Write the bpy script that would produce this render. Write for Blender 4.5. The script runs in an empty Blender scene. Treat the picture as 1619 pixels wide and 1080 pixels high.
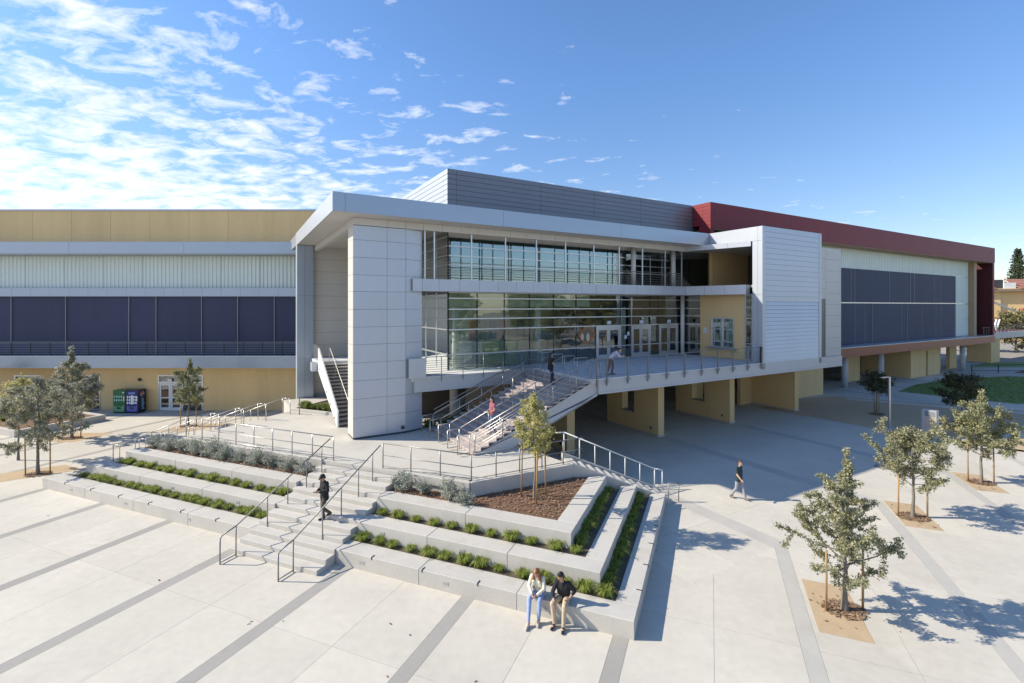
import bpy, bmesh, math, random
from mathutils import Vector, Matrix
from math import radians, sin, cos, pi
R = random.Random(7)
sc = bpy.context.scene
col = sc.collection

# ------------------------------------------------------------------ camera, sky, sun, exposure
CAM_H = 8.8
cam = bpy.data.cameras.new('camera'); cam_o = bpy.data.objects.new('camera', cam); col.objects.link(cam_o)
cam_o.location = (0, 0, CAM_H); cam_o.rotation_euler = (radians(90), 0, 0)
cam.sensor_width = 36; cam.lens = 16.99; cam.shift_y = -0.0346; cam.clip_start = .1; cam.clip_end = 6000
sc.camera = cam_o

SUN_EL, SUN_Y = 34.2, 0.035          # sun stands to the left, a touch behind the buildings
w = bpy.data.worlds.new('World'); sc.world = w; w.use_nodes = True
nt = w.node_tree; nt.nodes.clear(); L = nt.links
def N(tree, typ, **kw):
    n = tree.nodes.new(typ)
    for k, v in kw.items(): setattr(n, k, v)
    return n
out = N(nt, 'ShaderNodeOutputWorld'); bg = N(nt, 'ShaderNodeBackground')
sky = N(nt, 'ShaderNodeTexSky', sky_type='NISHITA', sun_disc=False)
sky.sun_elevation = radians(SUN_EL); sky.sun_rotation = radians(-90 + 2); sky.altitude = 300; sky.air_density = 1.0; sky.dust_density = 0.35; sky.ozone_density = 2.5
bg.inputs['Strength'].default_value = 0.135
# clouds: thin broken sheet overhead, denser towards the sun side
tc = N(nt, 'ShaderNodeTexCoord'); sep = N(nt, 'ShaderNodeSeparateXYZ'); L.new(tc.outputs['Generated'], sep.inputs[0])
def M(op, a, b=None, clamp=False):
    m = N(nt, 'ShaderNodeMath', operation=op, use_clamp=clamp)
    for i, v in ((0, a), (1, b)):
        if v is None: continue
        if isinstance(v, (int, float)): m.inputs[i].default_value = v
        else: L.new(v, m.inputs[i])
    return m.outputs[0]
zz = M('ADD', M('MAXIMUM', sep.outputs[2], 0.0), 0.12)
cxy = N(nt, 'ShaderNodeCombineXYZ'); L.new(M('DIVIDE', sep.outputs[0], zz), cxy.inputs[0]); L.new(M('DIVIDE', sep.outputs[1], zz), cxy.inputs[1])
mp = N(nt, 'ShaderNodeMapping'); mp.inputs['Rotation'].default_value = (0, 0, radians(28)); mp.inputs['Scale'].default_value = (3.9, 5.2, 1); mp.inputs['Location'].default_value = (1.3, .4, 0)
L.new(cxy.outputs[0], mp.inputs['Vector'])
n1 = N(nt, 'ShaderNodeTexNoise'); n1.inputs['Scale'].default_value = 1.5; n1.inputs['Detail'].default_value = 9; n1.inputs['Roughness'].default_value = .62; n1.inputs['Distortion'].default_value = .35
L.new(mp.outputs[0], n1.inputs['Vector'])
mp2 = N(nt, 'ShaderNodeMapping'); mp2.inputs['Scale'].default_value = (.55, .8, 1); L.new(cxy.outputs[0], mp2.inputs['Vector'])
n2 = N(nt, 'ShaderNodeTexNoise'); n2.inputs['Scale'].default_value = 1.1; n2.inputs['Detail'].default_value = 3
L.new(mp2.outputs[0], n2.inputs['Vector'])
# cover grows towards -X (sun side) and towards the horizon
az = M('MULTIPLY', sep.outputs[0], -.46); lowm = M('MULTIPLY', sep.outputs[2], -1.0)
cover = M('ADD', M('ADD', az, lowm), M('MULTIPLY', n2.outputs['Fac'], .34))
dens = M('ADD', M('ADD', M('MULTIPLY', n1.outputs['Fac'], 1.9), cover), -.93)
fac = M('MULTIPLY', dens, 1.9, True)
fac = M('POWER', fac, .85, True)
cc = N(nt, 'ShaderNodeMix', data_type='RGBA'); L.new(fac, cc.inputs[0]); tn = N(nt, 'ShaderNodeMix', data_type='RGBA', blend_type='MULTIPLY'); tn.inputs[0].default_value = 1; tg = N(nt, 'ShaderNodeMix', data_type='RGBA'); L.new(M('MULTIPLY', sep.outputs[2], 2.4, True), tg.inputs[0]); tg.inputs[6].default_value = (.70, .645, .64, 1); tg.inputs[7].default_value = (.66, .82, .98, 1); L.new(tg.outputs[2], tn.inputs[7]); L.new(sky.outputs[0], tn.inputs[6]);
L.new(tn.outputs[2], cc.inputs[6]); cc.inputs[7].default_value = (5.2, 5.3, 5.45, 1)
hsv = N(nt, 'ShaderNodeHueSaturation'); hsv.inputs['Saturation'].default_value = 1.0
L.new(cc.outputs[2], hsv.inputs['Color']); L.new(hsv.outputs[0], bg.inputs['Color']); L.new(bg.outputs[0], out.inputs[0])

sun = bpy.data.lights.new('sun', 'SUN'); sun.energy = 3.95; sun.angle = radians(.53); sun.color = (1, .91, .76)
sun_o = bpy.data.objects.new('sun', sun); col.objects.link(sun_o)
sd = Vector((cos(radians(SUN_EL)), -SUN_Y, -sin(radians(SUN_EL)))).normalized()
sun_o.rotation_euler = sd.to_track_quat('-Z', 'Y').to_euler(); sun_o.location = (-40, 0, 40)

vs = sc.view_settings
vs.view_transform = 'Standard'; vs.look = 'None'; vs.exposure = 0.78; vs.gamma = 1; vs.use_curve_mapping = False
sc.render.engine = 'CYCLES'
sc.cycles.use_denoising = True; sc.cycles.max_bounces = 7; sc.cycles.transparent_max_bounces = 12
sc.cycles.diffuse_bounces = 4; sc.cycles.glossy_bounces = 4; sc.cycles.sample_clamp_indirect = 6; sc.cycles.caustics_reflective = False; sc.cycles.caustics_refractive = False

# ------------------------------------------------------------------ frames
C30, S30 = cos(radians(30)), .5
OB = (-8.5, 22.9)  # positions in both frames mostly computed from image pixels, then baked in
def B(a, b, z=0.): return (OB[0] + a*C30 - b*S30, OB[1] + a*S30 + b*C30, z)
TH = radians(-22.4); PV = (cos(TH), sin(TH)); QV = (-PV[1], PV[0]); OT = (3.22, 12.71)
def T(p, q, z=0.): return (OT[0] + p*PV[0] + q*QV[0], OT[1] + p*PV[1] + q*QV[1], z)
def W(x, y, z=0.): return (x, y, z)
def toT(x, y): dx, dy = x-OT[0], y-OT[1]; return (dx*PV[0]+dy*PV[1], dx*QV[0]+dy*QV[1])
U3 = Vector((C30, S30, 0)); V3 = Vector((-S30, C30, 0))
Z_POD, Z_DECK, Z_TOP = 1.98, 4.95, 14.26

# ------------------------------------------------------------------ materials
MATS = {}
def mat(name, colr, rough=.6, metal=0., var=.10, scale=3., bump=0., bscale=60., spec=.5, streak=False, tint=None, coat=0., stain=0., sscale=.7):
    """principled with noise-driven colour variation, fine grain and optional bump"""
    if name in MATS: return MATS[name]
    m = bpy.data.materials.new(name); m.use_nodes = True; t = m.node_tree; b = t.nodes['Principled BSDF']
    b.inputs['Roughness'].default_value = rough; b.inputs['Metallic'].default_value = metal
    b.inputs['Specular IOR Level'].default_value = spec; b.inputs['Coat Weight'].default_value = coat
    g = N(t, 'ShaderNodeNewGeometry')
    mpn = N(t, 'ShaderNodeMapping'); t.links.new(g.outputs['Position'], mpn.inputs[0])
    if streak: mpn.inputs['Scale'].default_value = (1, 1, .12)
    no = N(t, 'ShaderNodeTexNoise'); no.inputs['Scale'].default_value = scale; no.inputs['Detail'].default_value = 6; no.inputs['Roughness'].default_value = .6
    t.links.new(mpn.outputs[0], no.inputs['Vector'])
    fine = N(t, 'ShaderNodeTexNoise'); fine.inputs['Scale'].default_value = scale*14; fine.inputs['Detail'].default_value = 3
    t.links.new(g.outputs['Position'], fine.inputs['Vector'])
    ad = N(t, 'ShaderNodeMath', operation='MULTIPLY_ADD'); t.links.new(fine.outputs['Fac'], ad.inputs[0]); ad.inputs[1].default_value = .45
    t.links.new(no.outputs['Fac'], ad.inputs[2])
    ramp = N(t, 'ShaderNodeValToRGB'); e = ramp.color_ramp.elements
    lo = [c*(1-var) for c in colr]; hi = [min(1, c*(1+var)) for c in colr]
    if tint: lo = [l*(1-.5*var)+tt*.5*var for l, tt in zip(lo, tint)]
    e[0].position = .42; e[0].color = (*lo, 1); e[1].position = 1.0; e[1].color = (*hi, 1)
    t.links.new(ad.outputs[0], ramp.inputs[0])
    oi = N(t, 'ShaderNodeObjectInfo'); hv = N(t, 'ShaderNodeHueSaturation')
    mr = N(t, 'ShaderNodeMapRange'); mr.inputs[3].default_value = 1-.35*var; mr.inputs[4].default_value = 1+.35*var
    t.links.new(oi.outputs['Random'], mr.inputs[0]); t.links.new(mr.outputs[0], hv.inputs['Value'])
    src = ramp.outputs[0]
    if stain:
        for k_, (sc__, th, am) in enumerate(((sscale, .56, stain), (sscale*6.5, .66, stain*.8), (sscale*38, .70, stain*.7))):
            sn = N(t, 'ShaderNodeTexNoise'); sn.inputs['Scale'].default_value = sc__; sn.inputs['Detail'].default_value = 5; sn.inputs['Roughness'].default_value = .65
            t.links.new(mpn.outputs[0], sn.inputs['Vector'])
            sm_ = N(t, 'ShaderNodeMapRange'); sm_.inputs[1].default_value = th; sm_.inputs[2].default_value = th+.14; sm_.inputs[3].default_value = 0; sm_.inputs[4].default_value = am; sm_.clamp = True
            t.links.new(sn.outputs['Fac'], sm_.inputs[0])
            mxs = N(t, 'ShaderNodeMix', data_type='RGBA', blend_type='MULTIPLY'); t.links.new(sm_.outputs[0], mxs.inputs[0]); t.links.new(src, mxs.inputs[6]); mxs.inputs[7].default_value = (.62, .58, .53, 1); src = mxs.outputs[2]
    t.links.new(src, hv.inputs['Color']); t.links.new(hv.outputs[0], b.inputs['Base Color'])
    if bump:
        bn = N(t, 'ShaderNodeTexNoise'); bn.inputs['Scale'].default_value = bscale; bn.inputs['Detail'].default_value = 4
        t.links.new(g.outputs['Position'], bn.inputs['Vector'])
        bu = N(t, 'ShaderNodeBump'); bu.inputs['Strength'].default_value = bump; bu.inputs['Distance'].default_value = .02
        t.links.new(bn.outputs['Fac'], bu.inputs['Height']); t.links.new(bu.outputs[0], b.inputs['Normal'])
    MATS[name] = m; return m
def leafmat(name, c1, c2, trans=.25, rough=.5, c3=None):
    m = bpy.data.materials.new(name); m.use_nodes = True; t = m.node_tree; b = t.nodes['Principled BSDF']; o = t.nodes['Material Output']
    g = N(t, 'ShaderNodeNewGeometry'); ramp = N(t, 'ShaderNodeValToRGB'); e = ramp.color_ramp.elements
    e[0].color = (*c1, 1); e[1].color = (*c2, 1)
    if c3: x = e.new(.93); x.color = (*c2, 1); e[-1].color = (*c3, 1)
    t.links.new(g.outputs['Random Per Island'], ramp.inputs[0]); t.links.new(ramp.outputs[0], b.inputs['Base Color'])
    b.inputs['Roughness'].default_value = rough; b.inputs['Specular IOR Level'].default_value = .35
    tr = N(t, 'ShaderNodeBsdfTranslucent'); t.links.new(ramp.outputs[0], tr.inputs[0])
    mx = N(t, 'ShaderNodeMixShader'); mx.inputs[0].default_value = trans
    t.links.new(b.outputs[0], mx.inputs[1]); t.links.new(tr.outputs[0], mx.inputs[2]); t.links.new(mx.outputs[0], o.inputs[0])
    MATS[name] = m; return m
def glassmat(name, tint, refl=.22, gc=(.92,.97,.96), fm=1.4):
    m = bpy.data.materials.new(name); m.use_nodes = True; t = m.node_tree; t.nodes.clear()
    o = N(t, 'ShaderNodeOutputMaterial'); tr = N(t, 'ShaderNodeBsdfTransparent'); tr.inputs[0].default_value = (*tint, 1)
    gl = N(t, 'ShaderNodeBsdfGlossy'); gl.inputs['Roughness'].default_value = .012; gl.inputs[0].default_value = (*gc, 1)
    lw = N(t, 'ShaderNodeFresnel'); lw.inputs[0].default_value = 1.5
    ad = N(t, 'ShaderNodeMath', operation='MULTIPLY_ADD', use_clamp=True); t.links.new(lw.outputs[0], ad.inputs[0]); ad.inputs[1].default_value = fm; ad.inputs[2].default_value = refl
    g = N(t, 'ShaderNodeNewGeometry'); no = N(t, 'ShaderNodeTexNoise'); no.inputs['Scale'].default_value = .8; t.links.new(g.outputs['Position'], no.inputs['Vector'])
    bu = N(t, 'ShaderNodeBump'); bu.inputs['Strength'].default_value = .02; bu.inputs['Distance'].default_value = .3; t.links.new(no.outputs['Fac'], bu.inputs['Height']); t.links.new(bu.outputs[0], gl.inputs['Normal'])
    mx = N(t, 'ShaderNodeMixShader'); t.links.new(ad.outputs[0], mx.inputs[0]); t.links.new(tr.outputs[0], mx.inputs[1]); t.links.new(gl.outputs[0], mx.inputs[2]); t.links.new(mx.outputs[0], o.inputs[0])
    MATS[name] = m; return m

CONC = mat('concrete_paving', (.55, .515, .44), .85, var=.12, scale=.28, stain=.2, sscale=.35, bump=.12, bscale=45, tint=(.38, .36, .32))
CONCB = mat('concrete_band', (.33, .315, .285), .85, var=.10, scale=.9, stain=.3, sscale=.9, bump=.12, bscale=60)
CONCL = mat('concrete_band_pale', (.46, .44, .395), .85, var=.10, scale=.9, stain=.25, sscale=.9, bump=.12, bscale=60)
CONCW = mat('concrete_cast', (.51, .485, .435), .8, var=.10, scale=.8, stain=.35, sscale=.8, bump=.08, bscale=30, tint=(.33, .31, .28))
CONCP = mat('concrete_podium', (.53, .50, .44), .85, stain=.22, sscale=.4, var=.08, scale=.5, bump=.1, bscale=40)
STEPC = mat('stair_precast', (.47, .42, .40), .85, var=.08, scale=2)
GRND = mat('ground_dirt', (.30, .28, .25), .95, var=.15, scale=.6)
SILV = mat('silver_panel', (.49, .52, .57), .36, .35, var=.06, scale=.5, streak=True, bump=.015, bscale=1.2)
SILVD = mat('silver_panel_dark', (.33, .35, .38), .4, .35, var=.04, scale=.5)
BLUEP = mat('blue_grey_metal', (.36, .42, .50), .32, .45, var=.03, scale=.4, bump=.01, bscale=.9)
GREYP = mat('warm_grey_panel', (.56, .545, .51), .5, .1, var=.04, scale=.6, streak=True)
PENT = mat('zinc_siding', (.21, .215, .235), .42, .35, var=.05, scale=.6, streak=True)
JOINT = mat('joint_backing', (.06, .062, .07), .7, var=.1)
LBOX = mat('pale_metal_siding', (.46, .495, .55), .38, .3, var=.035, scale=.5, streak=True)
YEL = mat('ochre_stucco', (.77, .555, .275), .9, var=.08, stain=.22, sscale=.5, scale=.7, bump=.15, bscale=90, streak=True, tint=(.4, .3, .18))
NAVY = mat('navy_screen', (.052, .061, .108), .6, var=.12, spec=.25, streak=True, scale=.5, bump=.02, bscale=200)
REDP = mat('red_metal', (.215, .032, .04), .5, 0., spec=.22, var=.05, scale=.5, streak=True)
REDB = mat('red_brown_metal', (.24, .085, .055), .4, .3, var=.06, scale=.6)
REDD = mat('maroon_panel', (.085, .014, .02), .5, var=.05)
CORR = mat('translucent_sheet', (.66, .74, .70), .35, var=.04, scale=.8, streak=True)
WOOD = mat('wood_trim', (.42, .29, .18), .6, var=.1)
ALUM = mat('brushed_aluminium', (.62, .64, .66), .3, .7, var=.03)
STEEL = mat('galvanised_rail', (.27, .265, .255), .45, .6, var=.06)
STEELB = mat('stainless_rail', (.46, .44, .41), .34, .7, var=.05)
DARKM = mat('dark_metal', (.035, .04, .045), .5, .3, var=.1)
WHITE = mat('white_paint', (.74, .75, .74), .55, var=.03)
OFFW = mat('interior_wall', (.62, .72, .63), .8, var=.03)
INTF = mat('interior_floor', (.50, .50, .46), .35, var=.06)
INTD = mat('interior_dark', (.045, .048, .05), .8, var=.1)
MULCH = mat('bark_mulch', (.19, .105, .06), .95, var=.45, scale=9, bump=1., bscale=38)
SOIL = mat('soil', (.11, .085, .06), .95, var=.3, scale=8, bump=.6)
SAND = mat('decomposed_granite', (.46, .345, .215), .95, var=.12, scale=1.4, bump=.35, bscale=70)
LAWN = mat('lawn_turf', (.17, .24, .07), .95, var=.3, scale=2, bump=.8, bscale=90)
BARK = mat('tree_bark', (.20, .175, .145), .9, var=.25, scale=9, bump=.5, bscale=40)
STAKE = mat('stake_timber', (.36, .22, .09), .8, var=.15, scale=9)
GLASS = glassmat('clear_glass', (.80, .90, .85), .13, fm=1.1)
GLASSU = glassmat('teal_glass', (.50, .62, .62), .27, gc=(.74,.86,.88))
GLASSD = glassmat('dark_glass', (.25, .31, .31), .17)

GLASSR = glassmat('return_glass', (.30, .34, .33), .06, fm=.45)

# ------------------------------------------------------------------ object helpers
ORI = {}
def props(o, label=None, cat=None, group=None, kind=None):
    if label: o['label'] = label
    if cat: o['category'] = cat
    if group: o['group'] = group
    if kind: o['kind'] = kind
    return o
def thing(name, label, cat, loc, group=None, rz=0.):
    o = bpy.data.objects.new(name, None); col.objects.link(o); o.location = loc; o.rotation_euler = (0, 0, rz)
    o.empty_display_size = .3; ORI[o.name] = Vector(loc); return props(o, label, cat, group)
class MB:
    def __init__(s): s.v = []; s.f = []
    def hexa(s, pts):            # 8 points: bottom 4 ccw, top 4
        n = len(s.v); s.v += [tuple(p) for p in pts]
        s.f += [tuple(n+i for i in q) for q in ((3,2,1,0),(4,5,6,7),(0,1,5,4),(1,2,6,5),(2,3,7,6),(3,0,4,7))]; return s
    def box(s, F, a0, a1, b0, b1, z0, z1):
        return s.hexa([F(a0,b0,z0),F(a1,b0,z0),F(a1,b1,z0),F(a0,b1,z0),F(a0,b0,z1),F(a1,b0,z1),F(a1,b1,z1),F(a0,b1,z1)])
    def prism(s, poly, z0, z1):  # poly: list of xy (ccw)
        ar = sum(poly[i][0]*poly[(i+1)%len(poly)][1]-poly[(i+1)%len(poly)][0]*poly[i][1] for i in range(len(poly)))
        if ar < 0: poly = poly[::-1]
        n = len(s.v); k = len(poly)
        s.v += [(p[0], p[1], z0) for p in poly] + [(p[0], p[1], z1) for p in poly]
        s.f += [tuple(range(n+k-1, n-1, -1)), tuple(range(n+k, n+2*k))]
        s.f += [(n+i, n+(i+1)%k, n+k+(i+1)%k, n+k+i) for i in range(k)]; return s
    def tube(s, p0, p1, r0, r1=None, n=8, caps=True):
        p0, p1 = Vector(p0), Vector(p1); r1 = r0 if r1 is None else r1
        d = p1-p0
        if d.length < 1e-6: return s
        d.normalize(); x = d.orthogonal().normalized(); y = d.cross(x); b = len(s.v)
        for p, r in ((p0, r0), (p1, r1)):
            for i in range(n):
                t = 2*pi*i/n; s.v.append(tuple(p + x*(r*cos(t)) + y*(r*sin(t))))
        s.f += [(b+i, b+(i+1)%n, b+n+(i+1)%n, b+n+i) for i in range(n)]
        if caps: s.f += [tuple(b+n-1-i for i in range(n)), tuple(b+n+i for i in range(n))]
        return s
    def path(s, pts, r, n=6):
        for i in range(len(pts)-1): s.tube(pts[i], pts[i+1], r, n=n)
        return s
    def bar(s, p0, p1, wd, hh):     # rectangular bar, upright section
        p0, p1 = Vector(p0), Vector(p1); d = (p1-p0).normalized()
        up = Vector((0,0,1)) if abs(d.z) < .98 else Vector((0,1,0))
        x = d.cross(up).normalized()*(wd/2); y = x.cross(d).normalized()*(hh/2)
        if y.z < 0: y = -y
        return s.hexa([p0-x-y, p0+x-y, p1+x-y, p1-x-y, p0-x+y, p0+x+y, p1+x+y, p1-x+y])
    def ball(s, c, rx, ry, rz, nu=12, nv=8, rot=None):
        c = Vector(c); b = len(s.v)
        for j in range(nv+1):
            ph = pi*j/nv
            for i in range(nu):
                t = 2*pi*i/nu; p = Vector((rx*sin(ph)*cos(t), ry*sin(ph)*sin(t), rz*cos(ph)))
                if rot: p = rot @ p
                s.v.append(tuple(c+p))
        for j in range(nv):
            for i in range(nu): s.f.append((b+j*nu+i, b+(j+1)*nu+i, b+(j+1)*nu+(i+1)%nu, b+j*nu+(i+1)%nu))
        return s
    def quad(s, *p): n = len(s.v); s.v += [tuple(q) for q in p]; s.f.append(tuple(range(n, n+len(p)))); return s
    def mesh(s, name, mt, org=(0,0,0), smooth=False, bevel=0.):
        me = bpy.data.meshes.new(name); ox, oy, oz = org
        me.from_pydata([(x-ox, y-oy, z-oz) for x, y, z in s.v], [], s.f)
        if bevel:
            bm = bmesh.new(); bm.from_mesh(me); bmesh.ops.remove_doubles(bm, verts=bm.verts, dist=1e-5)
            bmesh.ops.bevel(bm, geom=[e for e in bm.edges if e.calc_length() > bevel*4 and len(e.link_faces) == 2 and e.calc_face_angle(0) > .5], offset=bevel, segments=1, affect='EDGES')
            bm.to_mesh(me); bm.free()
        if mt: me.materials.append(mt)
        if smooth: me.polygons.foreach_set('use_smooth', [True]*len(me.polygons))
        me.update(); return me
    def build(s, name, mt, parent=None, smooth=False, bevel=0., label=None, cat=None, group=None, kind=None, rz=None):
        if parent is not None: org = ORI[parent.name]
        else:
            xs = [v[0] for v in s.v]; ys = [v[1] for v in s.v]; zs = [v[2] for v in s.v]
            org = Vector(((min(xs)+max(xs))/2, (min(ys)+max(ys))/2, min(zs)))
        o = bpy.data.objects.new(name, s.mesh(name, mt, org, smooth, bevel)); col.objects.link(o)
        if parent is not None: o.parent = parent
        else: o.location = org
        ORI[o.name] = org
        return props(o, label, cat, group, kind)
def Box(name, mt, parent, F, a0, a1, b0, b1, z0, z1, **kw): return MB().box(F, a0, a1, b0, b1, z0, z1).build(name, mt, parent, **kw)
def copy_tree(o, parent=None, loc=None, rz=None, scale=None):
    c = o.copy(); col.objects.link(c); c.parent = parent
    if loc is not None: c.location = loc
    if rz is not None: c.rotation_euler = (0, 0, rz)
    if scale is not None: c.scale = (scale,)*3 if isinstance(scale, (int, float)) else scale
    for ch in o.children: copy_tree(ch, c)
    return c
ORD = ['first','second','third','fourth','fifth','sixth','seventh','eighth','ninth','tenth','eleventh','twelfth','thirteenth','fourteenth','fifteenth','sixteenth','seventeenth','eighteenth','nineteenth','twentieth','twenty-first','twenty-second']
class Pl:
    """vertical plane through two xy points; s along, d outward (to the right of the direction)"""
    def __init__(s, p0, p1):
        s.p = Vector(p0[:2]).to_3d(); d = Vector(p1[:2]).to_3d()-s.p; s.len = d.length; s.u = d.normalized(); s.n = Vector((s.u.y, -s.u.x, 0))
    def __call__(s, a, d, z): q = s.p + s.u*a + s.n*d; return (q.x, q.y, z)
def panels(parent, F, cuts, zs, d0, d1, mt, name='panel', gap=.014, flip=1, tilt=0.):
    """separate panels on plane F(s,d,z); d0 = back, d1 = face"""
    for i in range(len(cuts)-1):
        for j in range(len(zs)-1):
            a0, a1, z0, z1 = cuts[i]+gap/2, cuts[i+1]-gap/2, zs[j]+gap/2, zs[j+1]-gap/2
            m = MB()
            m.hexa([F(a0,d1,z0),F(a1,d1,z0),F(a1,d0,z0),F(a0,d0,z0),F(a0,d1-tilt*(1 if d1>d0 else -1),z1),F(a1,d1-tilt*(1 if d1>d0 else -1),z1),F(a1,d0,z1),F(a0,d0,z1)])
            m.build(name, mt, parent)
def frange(a, b, n): return [a+(b-a)*i/n for i in range(n+1)]
def clip(poly, nx, ny, c):       # keep nx*x+ny*y <= c
    o = []
    for i in range(len(poly)):
        p, q = poly[i], poly[(i+1) % len(poly)]; dp, dq = nx*p[0]+ny*p[1]-c, nx*q[0]+ny*q[1]-c
        if dp <= 0: o.append(p)
        if (dp < 0 < dq) or (dq < 0 < dp): t = dp/(dp-dq); o.append((p[0]+(q[0]-p[0])*t, p[1]+(q[1]-p[1])*t))
    return o

# ------------------------------------------------------------------ ground and paving
ground = MB().quad((-900,-300,-.03),(900,-300,-.03),(900,1500,-.03),(-900,1500,-.03)).build('ground', GRND, kind='structure')
plaza = MB().quad((-75,-70,-.012),(95,-70,-.012),(95,75,-.012),(-75,75,-.012)).build('plaza_paving', mat('paving_joint', (.42,.40,.36), .95, var=.1), kind='structure')
def in_view(poly):
    for x, y in poly:
        if y > 1 and abs(x/y) < 1.25 and 8.8/y < 1.0: return True
    cx_, cy_ = sum(p[0] for p in poly)/len(poly), sum(p[1] for p in poly)/len(poly)
    return cy_ > 1 and abs(cx_/cy_) < 1.25 and 8.8/cy_ < 1.0
def _x(a, p):      # meeting point of a building line (a) and a plaza line (p)
    # solve (x,y): C30*x+S30*y = a', PV.x = p'
    ra = a+OB[0]*C30+OB[1]*S30; rp_ = p+OT[0]*PV[0]+OT[1]*PV[1]; d = C30*PV[1]-S30*PV[0]
    return ((ra*PV[1]-S30*rp_)/d, (C30*rp_-ra*PV[0])/d)
_k0, _k1 = _x(13.35, 4.22), _x(20.9, 8.79)
KN = (-(_k1[1]-_k0[1]), _k1[0]-_k0[0]); KC = KN[0]*_k0[0] + KN[1]*_k0[1]       # the paving turns along this line (right of the terrace)
def slab(poly, name, mt, far):
    if len(poly) < 3: return
    if in_view(poly): MB().prism(poly, -.03, 0.).build(name, mt, plaza)
    else: far.prism(poly, -.03, 0.)
farS, farB = MB(), MB()
PB = [-.35+4.57*k for k in range(-11, 8)]
g = .004
def tpoly(p0, p1, q0, q1): return [T(p0,q0)[:2], T(p1,q0)[:2], T(p1,q1)[:2], T(p0,q1)[:2]]
def hidden(p0, p1, q0, q1):      # under the terrace and podium
    return p0 > -27.5 and p1 < -.3 and q0 > .3 and q1 < 9
for k, pc in enumerate(PB):
    right = pc > -3
    for (p0, p1, nm, mt) in ((pc-.21, pc+.21, 'paving_band', CONCL if pc > 1 else CONCB), (pc+.21, pc+2.285, 'paving_slab', CONC), (pc+2.285, pc+4.36, 'paving_slab', CONC)):
        qs = [-40,-26,-14,-8,-3.2,1.4,6.0,10.6,15.2,19.8,24.4,33] if nm == 'paving_slab' else [-40,-14,33]
        for i in range(len(qs)-1):
            if hidden(p0, p1, qs[i], qs[i+1]): continue
            poly = tpoly(p0+g, p1-g, qs[i]+g, qs[i+1]-g)
            if right: poly = clip(poly, KN[0], KN[1], KC)
            else: poly = clip(poly, C30, S30, OB[0]*C30+OB[1]*S30+8.4)
            slab(poly, nm, mt, farB if nm == 'paving_band' else farS)
AB = [13.35+7.55*k for k in range(9)]
edges = [9.4] + AB
for k, ac in enumerate(AB):
    lo = (AB[k-1]+.40) if k else 8.5
    mid = (lo+ac-.40)/2
    for (a0, a1, nm, mt) in ((ac-.40, ac+.40, 'paving_band', CONCL), (lo, mid, 'paving_slab', CONC), (mid, ac-.40, 'paving_slab', CONC)):
        bs = [-22,-16.5,-11,-5.5,0,5.5,11,30] if nm == 'paving_slab' else [-22, 30]
        for i in range(len(bs)-1):
            poly = [B(a0+g,bs[i]+g)[:2], B(a1-g,bs[i]+g)[:2], B(a1-g,bs[i+1]-g)[:2], B(a0+g,bs[i+1]-g)[:2]]
            poly = clip(poly, -KN[0], -KN[1], -KC)
            slab(poly, nm, mt, farB if nm == 'paving_band' else farS)
for i in range(6):
    poly = [B(2.5+g, -22+4*i+g)[:2], B(8.5-g, -22+4*i+g)[:2], B(8.5-g, -18+4*i-g)[:2], B(2.5+g, -18+4*i-g)[:2]]
    poly = clip(clip(poly, -KN[0], -KN[1], -KC), -PV[0], -PV[1], -(-.55+OT[0]*PV[0]+OT[1]*PV[1])); slab(poly, 'paving_slab', CONC, farS)
farS.build('paving_slab', CONC, plaza, kind='stuff'); farB.build('paving_band', CONCB, plaza, kind='stuff')

def sheet(name, poly, z, mt, kind='structure', parent=None, **kw): return MB().prism([p[:2] for p in poly], -.02, z).build(name, mt, parent, kind=kind, **kw)
# tree wells of decomposed granite
WELLS = []  # wells, beds and trees placed from image pixels projected onto the ground, values baked
for p0, q0 in ((4.56, 2.25), (9.05, 10.9), (13.58, 16.85)):
    sheet('tree_well', [T(p0,q0), T(p0+1.25,q0), T(p0+1.2,q0+2.72), T(p0,q0+2.75)], .006, SAND)
sheet('tree_well', [(-25.6,24.15),(-23.1,26.05),(-24.8,26.8),(-27.6,24.9)], .006, SAND)
sheet('tree_well', [(-31.2,31.4),(-28.4,31.2),(-27.6,33.5),(-30.9,33.6)], .006, SAND)
sheet('tree_well', [(-24.9,33.9),(-22.6,33.9),(-20.9,36.2),(-23.6,36.2)], .006, SAND)
# granite beds, path and lawn on the far right
sheet('granite_bed', [(21.5,41.5),(24.2,45.0),(31.4,47.2),(35.9,44.6),(43.8,40.2),(53.,35.5),(53.,33.6),(36.3,34.2),(28.1,31.9),(27.3,33.2)], .006, SAND)
sheet('granite_bed', [(27.3,33.2),(28.2,31.4),(36.3,32.5),(44.,30.6),(36.5,24.4),(33.5,25.6)], .0065, SAND)
sheet('path', [(31.6,45.4),(31.9,46.3),(44.3,38.95),(52.,34.2),(51.2,33.5),(43.8,38.1)], .011, CONC)
sheet('lawn', [(39.6,49.6),(45.,54.0),(53.,58.4),(62.,60.6),(88.,54),(80,38),(54.2,42.3),(45.2,43.4)], .02, LAWN)
sheet('path', [(39.2,48.9),(39.8,49.9),(45.4,43.7),(54.3,42.7),(80,38.4),(80,37.4),(54,41.2),(44.6,42.5)], .016, CONC)
sheet('planting_bed', [(66,63.5),(72,67.5),(96,66),(90,58)], .03, MULCH)
sheet('lawn', [(66,69.5),(74,75.5),(110,78),(104,70)], .012, LAWN)
grass_bits = MB()
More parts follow.
